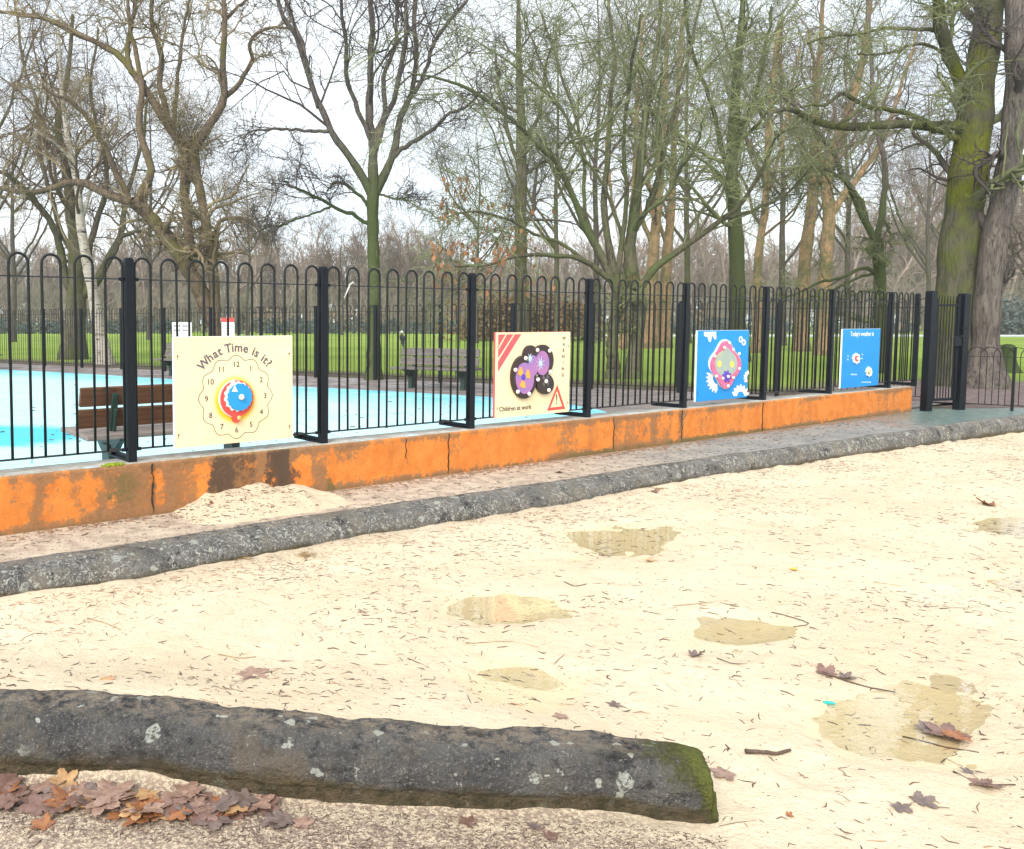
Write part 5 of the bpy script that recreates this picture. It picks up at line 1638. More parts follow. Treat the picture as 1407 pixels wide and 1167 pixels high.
# --- the rest of the planting, farther off
def plain(px, D, basey, top, w_, bk, tw, seed, label, lean=0, n=(10, 7, 5), spr=1.0, name='bare_tree'):
    h = basey - top
    r = random.Random(seed)
    limbs = [([(px, basey, w_), (px + lean * .2, basey - h * .25, w_ * .85), (px + lean * .4 + r.uniform(-3, 3), basey - h * .45, w_ * .7), (px + lean * .7 + r.uniform(-5, 5), basey - h * .7, w_ * .4), (px + lean, top, w_ * .12)], 0.0, 8)]
    for k in range(6):
        f = r.uniform(.22, .6); sgn = -1 if k % 2 else 1
        x = px + lean * f; y = basey - h * f; s_ = h * r.uniform(.22, .42) * spr
        limbs.append(([(x, y, w_ * .45), (x + sgn * s_ * .3, y - s_ * .45, w_ * .34), (x + sgn * s_ * .5, y - s_ * 1.0, w_ * .22), (x + sgn * s_ * (.6 + r.random() * .3), y - s_ * 1.6, w_ * .08)], r.uniform(-1, 1) * s_ / F * D * .8, 6))
    return tree(name, label, D, limbs, bk, tw, seed, n[0], n[1], n[2], wig=.27, r3=max(.005, D * .00012), ratio=.46, ws=.6, w0s=.55, r4=max(.004, D * .0001))


FAR = [
    (18, 62, 474, 130, 14, 'dark', 'brown', 'tall bare tree at the left edge far behind the pool, its crown reaching high'),
    (-40, 48, 480, 60, 20, 'greengrey', 'brown', 'bare tree outside the left edge whose twigs reach into the picture'),
    (205, 70, 468, 120, 12, 'dark', 'brown', 'distant bare tree between the birch and the leaning tree'),
    (340, 75, 466, 225, 8, 'dark', 'mauve', 'small distant bare tree just right of the leaning tree'),
    (560, 110, 460, 325, 5, 'dark', 'mauve', 'low rounded bare tree on the horizon right of the upright tree'),
    (470, 95, 461, 318, 6, 'dark', 'mauve', 'low bare tree on the horizon left of the upright tree'),
    (655, 58, 474, 170, 9, 'dark', 'grey', 'thin bare tree left of the slim straight trunk'),
    (765, 55, 476, 20, 14, 'greengrey', 'green', 'tall bare tree between the slim trunk and the lichened tree'),
    (820, 62, 473, -30, 16, 'dark', 'mauve', 'tall bare tree behind the lichened tree'),
    (945, 58, 474, 0, 16, 'greengrey', 'brown', 'tall bare tree left of the ivy green trunk'),
    (1075, 52, 477, 10, 16, 'dark', 'green', 'tall bare tree between the ivy green trunk and the orange trunk'),
    (1165, 58, 474, 40, 14, 'dark', 'mauve', 'tall mauve twigged tree right of the orange trunk'),
    (1275, 72, 469, 120, 12, 'dark', 'mauve', 'distant mauve tree just left of the mossy trunk'),
    (1415, 60, 473, 250, 12, 'dark', 'mauve', 'distant bare tree at the right edge beyond the grey trunk'),
    (1300, 95, 462, 250, 9, 'dark', 'mauve', 'far mauve tree behind the mossy trunk'),
]
for i, (px, D, by, top, w_, bk, tw, lab) in enumerate(FAR):
    plain(px, D, 443 + 1.44 * F / D, top, w_, bk, tw, 100 + i, lab)
b0 = A(1208, 480, 30)

# --- old stump
st = G(1381, 511)
t = thing('tree_stump', 'dark mossy tree stump on the grass beyond the low railing at the right', 'stump', (st.x, st.y, 0))
V, Q = [], []
for i in range(14):
    z = .78 * i / 13
    for k in range(20):
        a = 2 * PI * k / 20
        r = (.27 + .22 * math.exp(-z / .16)) * (1 + .12 * math.sin(3 * a + 1) + .07 * math.sin(5 * a) + random.uniform(-.03, .03)) * (1 - .15 * z)
        V.append((r * math.cos(a), r * math.sin(a), z - .03 + (.06 * math.sin(2 * a) if i == 13 else 0)))
for i in range(13):
    for k in range(20): Q.append((i * 20 + k, i * 20 + (k + 1) % 20, (i + 1) * 20 + (k + 1) % 20, (i + 1) * 20 + k))
V.append((0, 0, .72)); T_ = [(13 * 20 + k, 13 * 20 + (k + 1) % 20, len(V) - 1) for k in range(20)]
M['stump'] = bark('stump_bark', (.07, .075, .04), (.045, .05, .03), (.07, .10, .03), .8)
link('stump_body', np_mesh('stump', V, Q, T_), M['stump'], t)

# --- far wood and hedges: masses nobody could count
rng = np.random.default_rng(77)
def mass(name, label, x0, x1, D0, D1, count, hfun, matr, rmul=1.0, kids=(9, 7, 4)):
    px = rng.uniform(x0, x1, count); Dn = rng.uniform(D0, D1, count)
    X = (px - CX) / F * Dn
    h = np.array([hfun(p) for p in px]) * rng.uniform(.75, 1.1, count)
    n_ = 8
    P = np.zeros((count, n_, 3)); P[:, 0, 0] = X; P[:, 0, 1] = Dn
    st_ = np.cumsum(rng.normal(0, .10, (count, n_ - 1, 3)), 1) + np.array([0, 0, 1.0])
    P[:, 1:] = P[:, :1] + np.cumsum(st_, 1) * (h / (n_ - 1))[:, None, None]
    R = (h * .011 * rmul)[:, None] * np.linspace(1, .35, n_)
    tb = Tubes(); tb.add(P, R, 4)
    a, r = grow(rng, P, R, kids[0], .42, .6, 6, .15, .25, .6, .03 * rmul, .12, 1)
    tb.add(a, r, 3)
    c, r2 = grow(rng, a, r, kids[1], .5, .6, 4, .16, .1, .6, .022 * rmul, .1, .6)
    tb.add(c, r2, 3)
    d_, r3_ = grow(rng, c, r2, kids[2], .55, .6, 3, .16, .1, .7, .016 * rmul, .1, .4)
    tb.add(d_, r3_, 3)
    o = link(name, tb.mesh(name), matr)
    return tag(o, label, 'wood', kind='stuff')
TW['woodA'] = twigmat('far_wood_twigs', (.33, .25, .205), (.24, .19, .155))
TW['woodB'] = twigmat('far_wood_twigs_b', (.27, .23, .175), (.20, .175, .13))


def hA(p):
    y = np.interp(p, [-400, 0, 40, 90, 180, 230, 300, 380, 420, 480, 500, 560, 600, 640, 760, 900, 1000, 1100, 1200, 1300, 1500], [350, 335, 352, 366, 352, 342, 350, 352, 350, 344, 342, 350, 352, 362, 350, 336, 345, 352, 322, 300, 300])
    return (443 - y) / F * 150 + 1.2


mass('far_wood', 'brown mauve winter wood along the far edge of the park', -450, 1700, 140, 165, 900, hA, TW['woodA'], 2.3)
mass('far_scrub', 'grey green winter scrub in front of the far wood', -450, 1700, 112, 128, 420, lambda p: np.interp(p, [0, 600, 1000, 1500], [7.0, 6.0, 6.5, 7.0]) , TW['woodB'], .9, (8, 6, 3))


def hedge(name, label, x0, x1, D0, D1, n_, hmax, matr, size=.5, clumps=60, cat='hedge'):
    r = np.random.default_rng(abs(hash(label)) % 1000 if False else len(label))
    cxs = r.uniform(x0, x1, clumps); cD = r.uniform(D0, D1, clumps); ch = r.uniform(.55, 1.0, clumps) * hmax
    per = n_ // clumps
    V = []
    for i in range(clumps):
        X = (cxs[i] - CX) / F * cD[i]
        d = r.normal(0, 1, (per, 3)); d /= np.linalg.norm(d, axis=1, keepdims=True)
        d[:, 2] = np.abs(d[:, 2])
        rad = r.uniform(.55, 1.0, per) ** .5
        c = np.array([X, cD[i], 0]) + d * rad[:, None] * np.array([ch[i] * .8, ch[i] * .6, ch[i]])
        a = r.normal(0, 1, (per, 3)); a /= np.linalg.norm(a, axis=1, keepdims=True)
        bb = np.cross(a, r.normal(0, 1, (per, 3))); bb /= np.linalg.norm(bb, axis=1, keepdims=True)
        s = size * r.uniform(.5, 1.2, (per, 1))
        V.append(np.stack([c - a * s * .5, c + bb * s * .35, c + a * s * .5, c - bb * s * .35], 1))
    V = np.concatenate(V).reshape(-1, 3)
    Q = np.arange(len(V)).reshape(-1, 4)
    return tag(link(name, np_mesh(name, V, Q), matr), label, cat, kind='stuff')


M['hedge'] = simple('dark_evergreen_leaves', (.055, .075, .07), (.085, .11, .095), .6, .8)
M['hedge2'] = simple('olive_brown_leaves', (.15, .115, .075), (.20, .15, .10), .6, .8)
M['bush'] = simple('bronze_beech_leaves', (.17, .13, .055), (.24, .13, .06), .5, .7)
hedge('far_hedge', 'dark blue green hedge along the far edge of the lawn', -450, 1700, 104, 110, 42000, 2.4, M['hedge'], .34, 260)
hedge('far_undergrowth', 'olive brown undergrowth below the far wood', -450, 1000, 130, 138, 16000, 4.2, M['hedge2'], .7, 120)
hedge('right_shrubbery', 'dark green shrubbery beyond the pale path at the right edge', 1330, 1800, 98, 103, 9000, 5.2, M['hedge'], .5, 30)
hedge('beech_thicket', 'bronze and green leafy thicket on the lawn behind the lichened tree', 655, 800, 66, 70, 9000, 4.6, M['bush'], .35, 16)

# ================================================================== small child on the lawn
cp = G(553, 480)
pt = thing('person', 'small child in a dark coat and pale hat walking on the lawn behind the railings', 'person', (cp.x, cp.y, 0), .5)


def skin(name, verts, edges, radii, mat, parent):
    me = bpy.data.meshes.new(name); me.from_pydata(verts, edges, [])
    o = bpy.data.objects.new(name, me); COL.objects.link(o)
    md = o.modifiers.new('s', 'SKIN'); ss = o.modifiers.new('u', 'SUBSURF'); ss.levels = 1; ss.render_levels = 1
    for v_, r in zip(me.skin_vertices[0].data, radii): v_.radius = (r, r)
    me.skin_vertices[0].data[0].use_root = True
    bpy.context.view_layer.update()
    m2 = bpy.data.meshes.new_from_object(o.evaluated_get(bpy.context.evaluated_depsgraph_get()))
    bpy.data.objects.remove(o)
    return link(name, m2, mat, parent, smooth=True)


M['coat'] = simple('dark_coat', (.02, .026, .035), (.035, .04, .05), 8, .8)
M['legs'] = simple('grey_trousers', (.16, .16, .15), (.10, .10, .10), 8, .8)
M['face'] = simple('skin', (.5, .32, .24), None, 8, .6)
M['hat'] = simple('pale_hat', (.75, .74, .70), None, 8, .8)
k = .96
vs = [(0, 0, .45), (0, 0, .55), (-.02, 0, .68), (-.05, 0, .77), (-.06, 0, .80), (.07, .0, .44), (.09, .06, .25), (.10, .02, .04), (.10, .10, .02), (-.05, 0, .43), (-.03, -.07, .24), (-.0, -.16, .05), (0, -.09, .02), (.08, .0, .69), (.11, .03, .56), (.12, .10, .47), (-.13, .0, .71), (-.17, -.05, .58), (-.16, -.02, .48)]
es = [(0, 1), (1, 2), (2, 3), (3, 4), (0, 5), (5, 6), (6, 7), (7, 8), (0, 9), (9, 10), (10, 11), (11, 12), (2, 13), (13, 14), (14, 15), (2, 16), (16, 17), (17, 18)]
rs = [.11, .115, .11, .05, .045, .065, .05, .035, .03, .065, .05, .035, .03, .05, .04, .028, .05, .04, .028]
skin('body', vs, es, rs, M['coat'], pt)
MB().ball((-.07, 0, .875), .085, (1, 1.05, 1.15), 14).build('head', M['face'], pt, smooth=True)
MB().ball((-.075, -.005, .905), .097, (1.02, 1.08, .9), 14).ball((-.075, 0, 1.0), .03).build('hat', M['hat'], pt, smooth=True)

# ================================================================== mound, moss, leaves, twigs and litter
rng = np.random.default_rng(5)
# sand swept up against the wall
u0, u1 = LU(190, -.1), LU(445, -.1)
na, nb_ = 120, 40
V = []; wv = []
for i in range(na):
    u = u0 - .15 + (u1 - u0 + .3) * i / (na - 1)
    s = (u - u0) / (u1 - u0)
    prof_ = .125 * math.exp(-((s - .68) / .20) ** 2) + .075 * math.exp(-((s - .38) / .22) ** 2) + .015
    for j in range(nb_):
        t_ = j / (nb_ - 1); o_ = -.09 - .62 * t_
        p = FP(u, o_)
        edge_ = float(sstep(.08, .30, s) * (1 - sstep(.9, 1.03, s)))
        z = (prof_ * (1 - t_) ** 1.1 + .03 * math.exp(-((t_ - .55) / .3) ** 2)) * edge_ * (.45 + 1.1 * float(fbm(u * 5, o_ * 5, 3))) + .02 * (float(fbm(u * 18, o_ * 18, 3, 3)) - .5) - .012 * (1 - edge_) - .012 * float(sstep(.75, 1, t_))
        V.append((p.x, p.y, z))
me = np_mesh('mound', V, [(i * nb_ + j, i * nb_ + j + 1, (i + 1) * nb_ + j + 1, (i + 1) * nb_ + j) for i in range(na - 1) for j in range(nb_ - 1)])
set_attr(me, 'wet', [0] * len(V)); set_attr(me, 'dirt', [.12] * len(V))
bm = bmesh.new(); bm.from_mesh(me); bmesh.ops.recalc_face_normals(bm, faces=bm.faces); bm.to_mesh(me); bm.free()
tag(link('sand_mound', me, M['sand'], smooth=True), 'small heap of sand swept up against the stained part of the orange wall', 'sand heap', kind='stuff')

M['moss'] = simple('bright_moss', (.26, .30, .02), (.14, .18, .02), 60, .95, .004, .1)
def mossy(px0, px1, off0, off1, z, n_, r, label):
    b_ = MB()
    for _ in range(n_):
        a = random.random(); px = px0 + (px1 - px0) * a
        o_ = random.uniform(off0, off1); env = math.sin(PI * min(max(a, .05), .95))
        u = LU(px, o_); rr_ = r * random.uniform(.5, 1.1) * (.4 + .6 * env)
        b_.ball(FP(u, o_, z), rr_, (1, 1, .7), 6)
    tag(b_.build('moss_cushion', M['moss'], smooth=True), label, 'moss')
mossy(136, 170, -.09, .0, .40, 90, .018, 'yellow green moss cushion on the wall top beside the foot of the first post')
mossy(250, 405, -.10, -.02, .397, 160, .008, 'thin line of green moss along the wall top below the clock panel')

# leaves
LC = {'brown': ((.15, .08, .06), (.22, .13, .105)), 'russet': ((.34, .14, .05), (.22, .085, .04)), 'pinkish': ((.34, .22, .165), (.24, .145, .11)), 'yellow': ((.62, .45, .03), (.5, .32, .03)), 'plum': ((.12, .085, .075), (.20, .145, .125)), 'tan': ((.48, .30, .14), (.38, .21, .10))}
LM = {}
for kx_, (a, c) in LC.items():
    m, nt, b = new_mat(kx_ + '_leaf'); n = N(nt)
    col = n.mix(n.ramp(n.noise(28, 4), .35, .65), a, c)
    col = n.mix(n.math('MULTIPLY', n.ramp(n.noise(120, 3), .55, .7), .4), col, tuple(x * .5 for x in a))
    LM[kx_] = fin(m, nt, b, n, col, .42, n.bump(n.noise(60), .002), .5)


def leaf_mesh(size, curl, seed, thick=.0012):
    r = random.Random(seed)
    lobes = [(90, 1.0), (32, .93), (-30, .66), (148, .93), (210, .66)]
    pts = []
    K = 60
    for k in range(K):
        a = 360 * k / K
        d = .40
        for (c, L_) in lobes:
            df = abs((a - c + 180) % 360 - 180)
            d = max(d, L_ * max(0, 1 - (df / 50) ** 1.5))
        d *= 1 + .045 * (1 if k % 2 else -1) * (d > .45)
        if abs((a - 270 + 180) % 360 - 180) < 12: d = .1
        pts.append((d * math.cos(math.radians(a)) * size, d * math.sin(math.radians(a)) * size))
    ax = r.uniform(0, PI); c2_ = curl
    def z(x, y):
        q = (x * math.cos(ax) + y * math.sin(ax)) / size; p = (-x * math.sin(ax) + y * math.cos(ax)) / size
        return size * (c2_ * q * q + .18 * c2_ * p * abs(p) + .05 * math.sin(5 * p + seed) * abs(q)) + .002
    V, Fc = [(0, 0, z(0, 0))], []
    for f_ in (.5, 1.0):
        for (x, y) in pts: V.append((x * f_, y * f_, z(x * f_, y * f_) + (r.uniform(-.04, .06) * size * abs(curl) * 2 if f_ == 1 else 0)))
    for k in range(K):
        k2 = (k + 1) % K
        Fc.append((0, 1 + k, 1 + k2)); Fc.append((1 + k, 1 + K + k, 1 + K + k2, 1 + k2))
    n0 = len(V)
    V += [(x, y, z_ - thick) for x, y, z_ in V]
    Fc += [tuple(i + n0 for i in f)[::-1] for f in Fc]
    for k in range(K):
        k2 = (k + 1) % K; Fc.append((1 + K + k, n0 + 1 + K + k, n0 + 1 + K + k2, 1 + K + k2))
    b_ = MB().add(V, Fc)
    b_.tube([(0, -.08 * size, z(0, 0)), (0.05 * size, -.5 * size, .002), (.12 * size, -.85 * size, .004)], [.0012, .001, .0008], 5)
    return b_


def leaf(px, py, w_px, colr, label, curl=.35, group=None, rz=None, tilt=(0, 0), lift=.0, path=False):
    p = G(px, py, 0.0) if path else on_sand(px, py)
    size = w_px / F * p.y / 1.95
    b_ = leaf_mesh(size, curl * .6, int(px * 7 + py))
    o = b_.build('fallen_leaf', LM[colr])
    o.location = (p.x, p.y, p.z + .003 + lift); o.rotation_euler = (tilt[0], tilt[1], random.uniform(0, 6.28) if rz is None else rz)
    return tag(o, label, 'leaf', group)


leaf(143, 936, 30, 'tan', 'single tan leaf on pale sand at the left above the near kerb', .5)
leaf(342, 926, 64, 'pinkish', 'wide flat pinkish leaf half buried in the sand left of centre', .1)
leaf(995, 1063, 46, 'pinkish', 'flat salmon pink leaf beside the mossy end of the near kerb', .1)
leaf(208, 998, 16, 'tan', 'small tan leaf lying on top of the near kerb', .5)['label'] = 'small tan leaf on the sand just behind the left part of the near kerb'
leaf(1360, 694, 30, 'russet', 'curled russet leaf on the sand above the bright puddle at the right edge', 1.1)
leaf(1135, 927, 40, 'brown', 'curled brown leaf with a stalk above the large puddle', .8)
leaf(1160, 932, 30, 'plum', 'dark shrivelled leaf touching the brown one above the large puddle', .9)
leaf(953, 902, 26, 'plum', 'small dark crumpled leaf right of the faint puddle', 1.2)
leaf(846, 970, 26, 'plum', 'flat greyish plum leaf between the faint puddle and the kerb end', .3)
leaf(770, 985, 28, 'pinkish', 'pale brown leaf at the right end of the faint puddle', .3)
leaf(1265, 1103, 44, 'plum', 'large wet plum leaf near the lower right corner', .5)
leaf(1235, 1110, 36, 'plum', 'torn plum leaf left of the large wet one near the lower right corner', .5)
leaf(1332, 1062, 22, 'plum', 'small purple leaf below the large puddle at the right', .3)
leaf(1350, 1078, 50, 'brown', 'long curled brown leaf at the lower right edge', .7)
leaf(1300, 1015, 66, 'brown', 'big dark brown leaf floating at the near edge of the large puddle', .3, lift=.012)
leaf(1318, 1020, 48, 'russet', 'russet leaf overlapping the big dark one in the large puddle', .5, lift=.016)
leaf(1278, 1008, 40, 'plum', 'plum leaf floating left of the big dark leaf in the large puddle', .3, lift=.014)
leaf(294, 704, 26, 'russet', 'curled russet leaf on the sand heap by the orange wall', 1.4, path=True, lift=.05)
leaf(898, 676, 16, 'brown', 'brown leaf caught against the foot of the long kerb', 1.0)
leaf(1084, 1122, 14, 'russet', 'tiny orange leaf on the sand at the bottom right of centre', .6)
leaf(895, 772, 16, 'tan', 'small orange tan leaf below the upper puddle', .8)
leaf(1092, 784, 14, 'yellow', 'tiny yellow leaf on the sand right of centre', .6)
leaf(770, 650, 14, 'brown', 'brown leaf on the path against the kerb near the middle', .8, path=True)['label'] = 'brown leaf on the path behind the long kerb near the middle'
leaf(10, 1083, 34, 'yellow', 'bright yellow leaf in the leaf drift at the lower left edge', .5)
leaf(152, 1104, 92, 'pinkish', 'largest pinkish maple leaf lying face up in the drift below the near kerb', .25, rz=.5, lift=.02)
leaf(190, 1118, 60, 'tan', 'tan maple leaf just right of the largest leaf in the drift', .35, lift=.012)
leaf(262, 1098, 62, 'pinkish', 'pinkish maple leaf against the kerb foot right of the largest leaf', .3, lift=.02)
leaf(300, 1128, 70, 'plum', 'wide wet plum leaf lying flat right of the middle of the drift', .15, lift=.006)
leaf(62, 1136, 46, 'russet', 'orange russet leaf at the front of the drift at the lower left', .5)
leaf(316, 1126, 22, 'russet', 'small russet leaf standing on the wet plum leaf', 1.0, lift=.012)
leaf(372, 1130, 56, 'plum', 'plum leaf at the right end of the leaf drift', .3)
leaf(90, 1086, 50, 'tan', 'light tan leaf leaning on the kerb foot at the left of the drift', .5, tilt=(.5, 0), lift=.02)
leaf(415, 1135, 40, 'pinkish', 'faded pinkish leaf lying alone just right of the drift', .3)
leaf(645, 1132, 34, 'brown', 'brown leaf below the middle of the near kerb', .5)
leaf(735, 1137, 28, 'plum', 'dark leaf lying alone at the bottom edge right of the middle', .7)
leaf(757, 1152, 30, 'brown', 'ragged brown leaf at the bottom edge beneath the near kerb', .8)
for k in range(70):
    px = random.triangular(-20, 440, 110); py = 1086 + (px / 450) * 26 + random.triangular(-6, 34, 6)
    leaf(px, py, random.uniform(34, 72), random.choice(['brown', 'plum', 'brown', 'pinkish', 'russet', 'brown', 'tan']), 'small wet brown leaf in the drift of leaves along the foot of the near kerb', random.uniform(.1, .4), 'small leaves drifted against the near kerb', tilt=(random.uniform(-.1, .16), random.uniform(-.12, .12)), lift=random.uniform(.001, .018))

# sticks and twigs lying about
M['stick'] = simple('wet_stick', (.13, .085, .06), (.07, .045, .035), 40, .6, .002)
M['straw'] = simple('dry_stalk', (.36, .25, .13), (.25, .17, .09), 40, .7)
def stick(pl, r, label, mt='stick', cat='twig'):
    ps = [on_sand(*p) + Vector((0, 0, r * .8)) for p in pl]
    S = spline([(p.x, p.y, p.z) for p in ps], 10)
    b_ = MB().tube([tuple(s + np.array([0, 0, random.uniform(0, r * .5)])) for s in S], [r * (1 - .35 * i / 9) * random.uniform(.9, 1.1) for i in range(10)], 7)
    return tag(b_.build('twig', M[mt], smooth=True), label, cat)
stick([(1024, 1036), (1045, 1037), (1070, 1038), (1086, 1033)], .0085, 'short thick brown stick on the sand right of the kerb end', cat='stick')
stick([(1130, 925), (1160, 936), (1195, 946), (1230, 952)], .004, 'thin twig trailing from the brown leaf above the large puddle')
stick([(1240, 1013), (1270, 1020), (1300, 1028), (1345, 1035)], .003, 'thin reddish twig along the near edge of the large puddle')
stick([(1060, 842), (1085, 848), (1112, 858), (1090, 862)], .003, 'bent dark twig at the right end of the long tan puddle')
stick([(985, 905), (1010, 913), (1050, 912)], .0025, 'thin twig below the long tan puddle')
stick([(1310, 1062), (1345, 1078), (1395, 1080)], .0035, 'dark twig under the leaves at the right edge')
stick([(925, 833), (960, 830), (1000, 826)], .0022, 'faint straight stalk left above the long tan puddle', 'straw')
stick([(1200, 800), (1240, 806)], .0022, 'short pale stalk in the middle right of the sand', 'straw')
stick([(300, 900), (330, 905), (352, 903)], .0025, 'curved dry stalk above the wide pink leaf', 'straw')
stick([(120, 850), (145, 857), (166, 866)], .0025, 'dry stalk on the sand at the left', 'straw')
stick([(560, 905), (590, 918)], .002, 'small dark twig left of the faint puddle')
stick([(690, 870), (720, 862), (735, 860)], .0028, 'greyish twig below the middle puddle')
stick([(640, 885), (700, 882), (740, 890)], .002, 'long thin stalk below the middle puddle', 'straw')
stick([(1340, 1060), (1390, 1074)], .002, 'fine twig near the right edge below the large puddle')
stick([(775, 800), (790, 806), (806, 803)], .0028, 'short twig cluster left between the two upper puddles')
o = MB().tube([(-.022, 0, .004), (0, .002, .005), (.024, -.004, .005)], [.006, .008, .004], 8).build('plastic_scrap', flat('teal_plastic', (.02, .36, .34)))
o.location = on_sand(1139, 968) + Vector((0, 0, .002)); o.rotation_euler = (0, 0, -.2)
tag(o, 'tiny teal plastic scrap at the left end of the large puddle', 'litter')

# fine litter: bark flakes and twig bits strewn all over
def litter(name, label, P, L_, R_, mt, kind='stuff'):
    n_ = len(P)
    a = rng.normal(0.0, .9, n_); b0_ = np.stack([np.cos(a), np.sin(a), rng.normal(0, .08, n_)], 1)
    side = np.stack([-np.sin(a), np.cos(a), np.zeros(n_)], 1)
    bend = rng.normal(0, .16, n_)[:, None]
    pts = np.stack([P - b0_ * L_[:, None] / 2, P + side * L_[:, None] * bend + np.array([0, 0, .001]), P + b0_ * L_[:, None] / 2], 1)
    pts[..., 2] = np.maximum(pts[..., 2], P[:, 2:3])
    tb = Tubes(); tb.add(pts, R_[:, None] * np.array([.7, 1.0, .5]), 4)
    return tag(link(name, tb.mesh(name), mt), label, 'litter', kind=kind)


def sandpts(px, py):
    D_ = np.array([ray(a, c)[:] for a, c in zip(px, py)])
    z = np.full(len(px), -.13)
    for _ in range(3):
        t_ = (z - E) / D_[:, 2]; X = D_[:, 0] * t_; Y = D_[:, 1] * t_; z = sand_z(X, Y)
    return np.stack([X, Y, z], 1)


def kerb_y(px): return np.interp(px, [p[0] for p in KB], [p[1] for p in KB])


def scatter(n_, bias=1.0):
    # spread evenly over the sand itself
    o = []
    while len(o) < n_:
        Y = math.sqrt(random.uniform(2.0 ** 2, 14.5 ** 2)) if bias == 1 else random.uniform(2, 13)
        X = random.uniform(-.6, 1.1) * Y
        kl = np.interp(X, kb_xy[:, 0], kb_xy[:, 1])
        if Y > kl - .02: continue
        sxx = (X - nka.x) * nkd.x + (Y - nka.y) * nkd.y; syy = (X - nka.x) * nkn.x + (Y - nka.y) * nkn.y
        if sxx < NKL and -.02 < syy < .30: continue
        if random.random() > .10 + 2.6 * float(fbm(X * 1.5, Y * 1.5, 4, 12)) ** 3.2: continue
        o.append((X, Y))
    a = np.array(o); return np.stack([a[:, 0], a[:, 1], sand_z(a[:, 0], a[:, 1])], 1)


def sizes(n_, l0, l1): return l0 + (l1 - l0) * rng.random(n_) ** 2.6


M['bitd'] = simple('dark_bark_flakes', (.07, .05, .04), (.14, .09, .065), 60, .8)
M['bitl'] = simple('russet_flakes', (.34, .20, .11), (.26, .15, .10), 60, .8)
P = scatter(11000); L_ = sizes(len(P), .007, .06); litter('bark_litter', 'dark bits of bark and twig strewn over the sand', P, L_, .0012 + L_ * .05 * rng.random(len(P)), M['bitd'])
P = scatter(2600); L_ = sizes(len(P), .012, .07); litter('leaf_litter', 'russet leaf stalks and seed husks strewn over the sand', P, L_, .001 + L_ * .03 * rng.random(len(P)), M['bitl'])
P = scatter(420); L_ = sizes(len(P), .05, .20); litter('stalk_litter', 'long thin stalks strewn over the sand', P, L_, .0010 + .0012 * rng.random(len(P)), M['bitd'])
# denser along the kerb
px = rng.uniform(-30, 1407, 1500); py = kerb_y(px) + 3 + rng.exponential(1, 1500) * np.interp(px, [0, 1407], [20, 5])
P = sandpts(px, py); L_ = sizes(1500, .012, .08); litter('kerb_litter', 'twigs and husks gathered along the foot of the long kerb', P, L_, .0012 + L_ * .02 * rng.random(1500), M['bitl'])
# front strip before the near kerb
px = rng.uniform(-30, 1000, 5200); py = np.interp(px, [p[0] for p in NB], [p[1] for p in NB]) + rng.uniform(2, 70, 5200)
P = sandpts(px, py); L_ = sizes(5200, .004, .022); litter('grit_litter', 'dark grit and leaf crumbs in front of the near kerb', P, L_, .0008 + L_ * .06 * rng.random(5200), M['bitd'])
# brown leaf mush on the path along the wall
n_ = 3200
us = rng.uniform(LU(-60, -.1), LU(1240, -.1), n_); keep = rng.random(n_) < .25 + .9 * (fbm(us * 1.1, us * 0, 3, 4) - .25); us = us[keep]
of = -.12 - rng.exponential(.07, len(us)); P = np.array([FP(u, o_, .004)[:] for u, o_ in zip(us, of)])
L_ = sizes(len(P), .015, .07); litter('wall_foot_litter', 'brown leaf mush and twigs along the foot of the orange wall', P, L_, .002 + L_ * .08 * rng.random(len(P)), M['bitl'])
us = rng.uniform(LU(-60, -.3), LU(1200, -.3), 2600); of = -.15 - rng.random(2600) * .8
P = np.array([FP(u, o_, .003)[:] for u, o_ in zip(us, of)])
kl = np.interp(P[:, 0], kb_xy[:, 0], kb_xy[:, 1]); P = P[P[:, 1] > kl + .35]
L_ = sizes(len(P), .008, .05); litter('path_litter', 'dark crumbs and twigs scattered on the path', P, L_, .001 + L_ * .04 * rng.random(len(P)), M['bitd'])
px = rng.uniform(230, 400, 420); t0_ = rng.random(420)
us = np.array([LU(a, -.2) for a in px]); of = -.12 - .5 * t0_
from mathutils.bvhtree import BVHTree
mo_ = [o for o in COL.objects if o.name.startswith('sand_mound')][0]
bv = BVHTree.FromPolygons([v.co[:] for v in mo_.data.vertices], [p.vertices[:] for p in mo_.data.polygons])
P = []
for u, o_ in zip(us, of):
    h_ = bv.ray_cast(FP(u, o_, 2), Vector((0, 0, -1)))
    if h_[0] is not None: P.append((h_[0].x, h_[0].y, h_[0].z + .001))
P = np.array(P); L_ = sizes(len(P), .01, .06); litter('mound_litter', 'crumbs of bark lying on the heap of sand', P, L_, .0015 + L_ * .05 * rng.random(len(P)), M['bitd'])
# on the pool floor and the mound
px = rng.uniform(-30, 800, 260); py = rng.uniform(512, 620, 260)
P = np.array([G(a, c, .006)[:] for a, c in zip(px, py) if c > np.interp(a, fx, fy) + 4 and LU(a, .4) is not None])
L_ = sizes(len(P), .02, .12); litter('pool_litter', 'few dead leaves and twigs on the blue pool floor', P, L_, .004 + L_ * .08 * rng.random(len(P)), M['bitd'])
